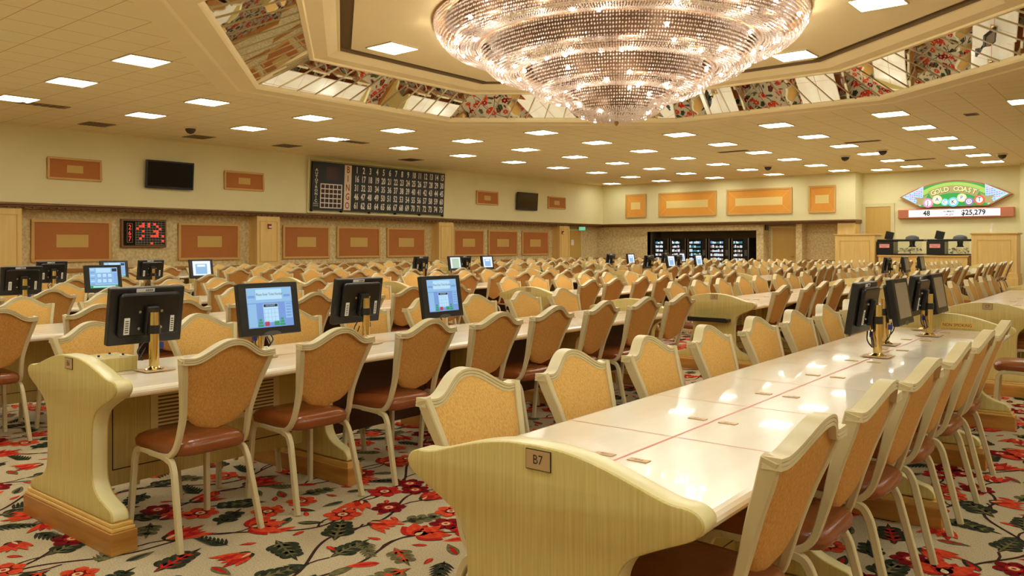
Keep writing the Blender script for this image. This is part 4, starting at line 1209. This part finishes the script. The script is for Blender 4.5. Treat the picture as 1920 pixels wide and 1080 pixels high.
# ------------------------------------------------------------------ chairs
BACK = [(0.06, .418), (-.06, .418), (-.125, .432), (-.165, .475), (-.190, .55), (-.212, .63), (-.245, .74), (-.278, .83), (-.302, .905)]
BW = [.192, .192, .191, .187, .181, .181, .199, .219, .236]
def back_x(z):
    for (xa, za), (xb, zb) in zip(BACK[3:], BACK[4:]):
        if z <= zb: return xa+(xb-xa)*max(0, (z-za))/(zb-za)
    return BACK[-1][0]
def back_w(z):
    for k in range(3, 8):
        za, zb = BACK[k][1], BACK[k+1][1]
        if z <= zb: return BW[k]+(BW[k+1]-BW[k])*max(0, (z-za))/(zb-za)
    return BW[-1]
def hump(y):
    a = abs(y)
    t = min(1.0, a/.195)
    h = 0.076*0.5*(1+math.cos(PI*t**1.12))
    if a > .20: h += 0.004*((a-.20)/.04)
    return h
def chair_parts(lo=False):
    parts = []
    n = 2 if lo else 4
    for s_ in (-1, 1):
        p = catmull([(x, s_*w_, z) for (x, z), w_ in zip(BACK, BW)], n)
        wt = []
        for q in p:
            k = min(1, max(0, (q.z-.5)/.35)); wt.append((.024+.004*k, .026+.022*k))
        mb = MB(); mb.sweep(p, (0, 1, 0), wt); parts.append(('back_post', mb, 'frame_paint', 0.6))
        y0_, y1_ = .186, .215
        pr = [(.135, s_*y0_, .418), (-.06, s_*y0_, .418)]
        mb = MB(); mb.sweep(catmull([(.15, s_*.19, .424), (.05, s_*.19, .420), (-.10, s_*.19, .410)], n), (0, 1, 0), (.024, .026)); parts.append(('seat_rail', mb, 'frame_paint', 0.6))
        mb = MB(); mb.sweep(catmull([(-.09, s_*.192, .411), (-.135, s_*.194, .398), (-.160, s_*.197, .36), (-.175, s_*.200, .31), (-.215, s_*.209, .15), (-.252, s_*.217, .002)], n), (0, 1, 0), (.026, .030)); parts.append(('leg', mb, 'frame_paint', 0.6))
        mb = MB(); mb.sweep(catmull([(.14, s_*.192, .424), (.180, s_*.193, .412), (.200, s_*.195, .37), (.205, s_*.197, .31), (.215, s_*.205, .15), (.225, s_*.212, .002)], n), (0, 1, 0), (.026, .030)); parts.append(('leg', mb, 'frame_paint', 0.6))
    m_ = 12 if lo else 28
    pts = [(-.304-.035*hump(y)/.07, y, 0.890+hump(y)) for y in [-.246+.492*k/m_ for k in range(m_+1)]]
    def sec(a, b):
        if lo: return [(-a, -b), (a, -b), (a, b), (-a, b)]
        return [(-a, -b), (a, -b), (a, -b*.45), (a-.004, -b*.35), (a, -b*.25), (a, b*.25), (a-.004, b*.35), (a, b*.45), (a, b), (-a, b), (-a, b*.45), (-a+.004, b*.35), (-a, b*.25), (-a, -b*.25), (-a+.004, -b*.35), (-a, -b*.45)]
    mb = MB(); mb.sweep(pts, (1, 0, 0), (.050, .030), 0, sec); parts.append(('crown_rail', mb, 'frame_paint', 0.5))
    # upholstered shield
    nu, nv = (6, 7) if lo else (14, 16)
    zb0, zb1 = .540, .884
    def surf(side):
        vs = []
        for j in range(nv+1):
            v = j/nv; zb = zb0+(zb1-zb0)*v
            if zb < .70:
                wv = (back_w(.70)-.010)*math.sqrt(max(0.0, 1-((.70-zb)/.1605)**2))**.9
            else: wv = back_w(zb)-.010
            for i in range(nu+1):
                u = -1+2*i/nu; y = u*wv
                z = zb+hump(y)*v**3
                e = (1-u**6)*(1-(1-v)**8)*(1-v**10)
                th = (.010+.016*e)
                vs.append((back_x(zb)-.035*hump(y)/.07*v**3+th*side, y, z))
        return vs
    a, b_ = surf(1), surf(-1); N = len(a)
    mb = MB(); fa = []; fb = []
    for j in range(nv):
        for i in range(nu):
            k = j*(nu+1)+i
            fa.append((k, k+1, k+nu+2, k+nu+1)); fb.append((k+nu+1, k+nu+2, k+1, k))
    mb.add(a, fa, 0); mb.add(b_, fb, 1)
    ring = [i for i in range(nu+1)]+[j*(nu+1)+nu for j in range(1, nv+1)]+[nv*(nu+1)+i for i in range(nu-1, -1, -1)]+[j*(nu+1) for j in range(nv-1, 0, -1)]
    mb.add(a+b_, [(ring[k], ring[(k+1) % len(ring)], ring[(k+1) % len(ring)]+N, ring[k]+N) for k in range(len(ring))], 1)
    parts.append(('backrest', mb, ['fabric', 'fabric_rear'], 1.0))
    # seat
    mb = MB(); vs = []; fs = []; n = 12 if lo else 28
    levels = [(.421, .88), (.426, .95), (.440, 1.0), (.468, 1.01), (.486, .96), (.498, .85), (.504, .6), (.506, .3)]
    for z, s_ in levels:
        for k in range(n):
            t = 2*PI*k/n; cx_, cy_ = math.cos(t), math.sin(t)
            ex_ = .34
            x = math.copysign(abs(cx_)**ex_, cx_)*.215; y = math.copysign(abs(cy_)**ex_, cy_)
            y *= .185+.028*(x+.215)/.43
            vs.append((.015+x*s_, y*s_, z))
    for j in range(len(levels)-1):
        for k in range(n): fs.append((j*n+k, j*n+(k+1) % n, (j+1)*n+(k+1) % n, (j+1)*n+k))
    fs += [tuple(range(n))[::-1], tuple(range((len(levels)-1)*n, len(levels)*n))]
    mb.add(vs, fs); parts.append(('seat', mb, 'vinyl', 1.0))
    return parts
proto = empty('banquet_chair')
for nm, mb, m_, sm in chair_parts(): mb.build(nm, m_, proto, smooth=sm)
lo_mb = MB()
for nm, mb, m_, sm in chair_parts(True):
    mm = {'frame_paint': 0, 'vinyl': 3}
    o_ = len(lo_mb.v); lo_mb.v += mb.v; lo_mb.f += [tuple(i+o_ for i in f) for f in mb.f]
    lo_mb.mi += [(q+1 if isinstance(m_, list) else mm[m_]) for q in mb.mi]
lo_me = lo_mb.mesh('banquet_chair', ['frame_paint', 'fabric', 'fabric_rear', 'vinyl'], smooth=0.8)
yw = math.radians(YAW)
def project(p):
    d = -p.x*math.sin(yw)+p.y*math.cos(yw); r = p.x*math.cos(yw)+p.y*math.sin(yw)
    if d < 0.3: return None
    return 960+1510*r/d, 461+1510*(H-p.z)/d, d
rnd = random.Random(77)
cands = []
for r in TX:
    for c, x in TX[r].items():
        yy = TYX.get((r, c), TY[r])
        for s_ in (1, -1):
            for k in range(8):
                off = .38+rnd.uniform(-.04, .05) if s_ > 0 else .34+rnd.uniform(-.03, .05)
                if (r, c) == (0, 7): off = .295+rnd.uniform(-.004, .008)
                if (r, c) == (0, 6): off = .43+rnd.uniform(-.015, .02) if s_ > 0 else .30+rnd.uniform(-.01, .02)
                jit = 0 if r == 0 and c >= 6 else rnd.uniform(-.03, .03)
                rot = rnd.uniform(-2, 2)
                p = tw(x+s_*off, yy+.41+.675*k+jit)
                q = project(p+Vector((0, 0, .7)))
                if q is None or q[0] < -130 or q[0] > 2060 or q[2] < 1.0: continue
                if (r, c, s_) == (0, 7, 1) and k >= 6:
                    if k == 6: continue
                    p = tw(-.78, 7.62); rot = 4
                cands.append((q[2], r, c, s_, k, p, AL+(PI if s_ > 0 else 0)+math.radians(rot)))
cands.sort(key=lambda q: q[0])
first = True
NEAR = 13.0
for idx, (d, r, c, s_, k, p, rz) in enumerate(cands[:300]):
    if d < NEAR:
        if first: o = proto; first = False
        else: o = copy_tree(proto)
    else:
        o = bpy.data.objects.new('banquet_chair', lo_me); C.objects.link(o)
    o.location = p; o.rotation_euler = (0, 0, rz)
    side = 'right' if s_ > 0 else 'left'
    lab = 'shield-back chair %s from near end, %s side, %s' % (ordinal(k), side, tname(r, c))
    if (r, c, s_, k) == (0, 7, 1, 7): lab = 'lone chair pulled out past far end of table B7, brown seat showing'
    tag(o, lab, 'chair', 'gold shield-back banquet chairs')
rest = cands[300:]
if rest:
    mb = MB()
    for (d, r, c, s_, k, p, rz) in rest:
        mb_ = Matrix.Translation(p) @ Matrix.Rotation(rz, 4, 'Z')
        o_ = len(mb.v); mb.v += [tuple(mb_ @ Vector(q)) for q in lo_mb.v]; mb.f += [tuple(i+o_ for i in f) for f in lo_mb.f]; mb.mi += lo_mb.mi
    o = mb.build('banquet_chairs', ['frame_paint', 'fabric', 'fabric_rear', 'vinyl'])
    tag(o, 'farthest gold chairs massed before the back wall', 'chairs', kind='stuff')
print('chairs', len(cands), 'near', sum(1 for q in cands if q[0] < NEAR))
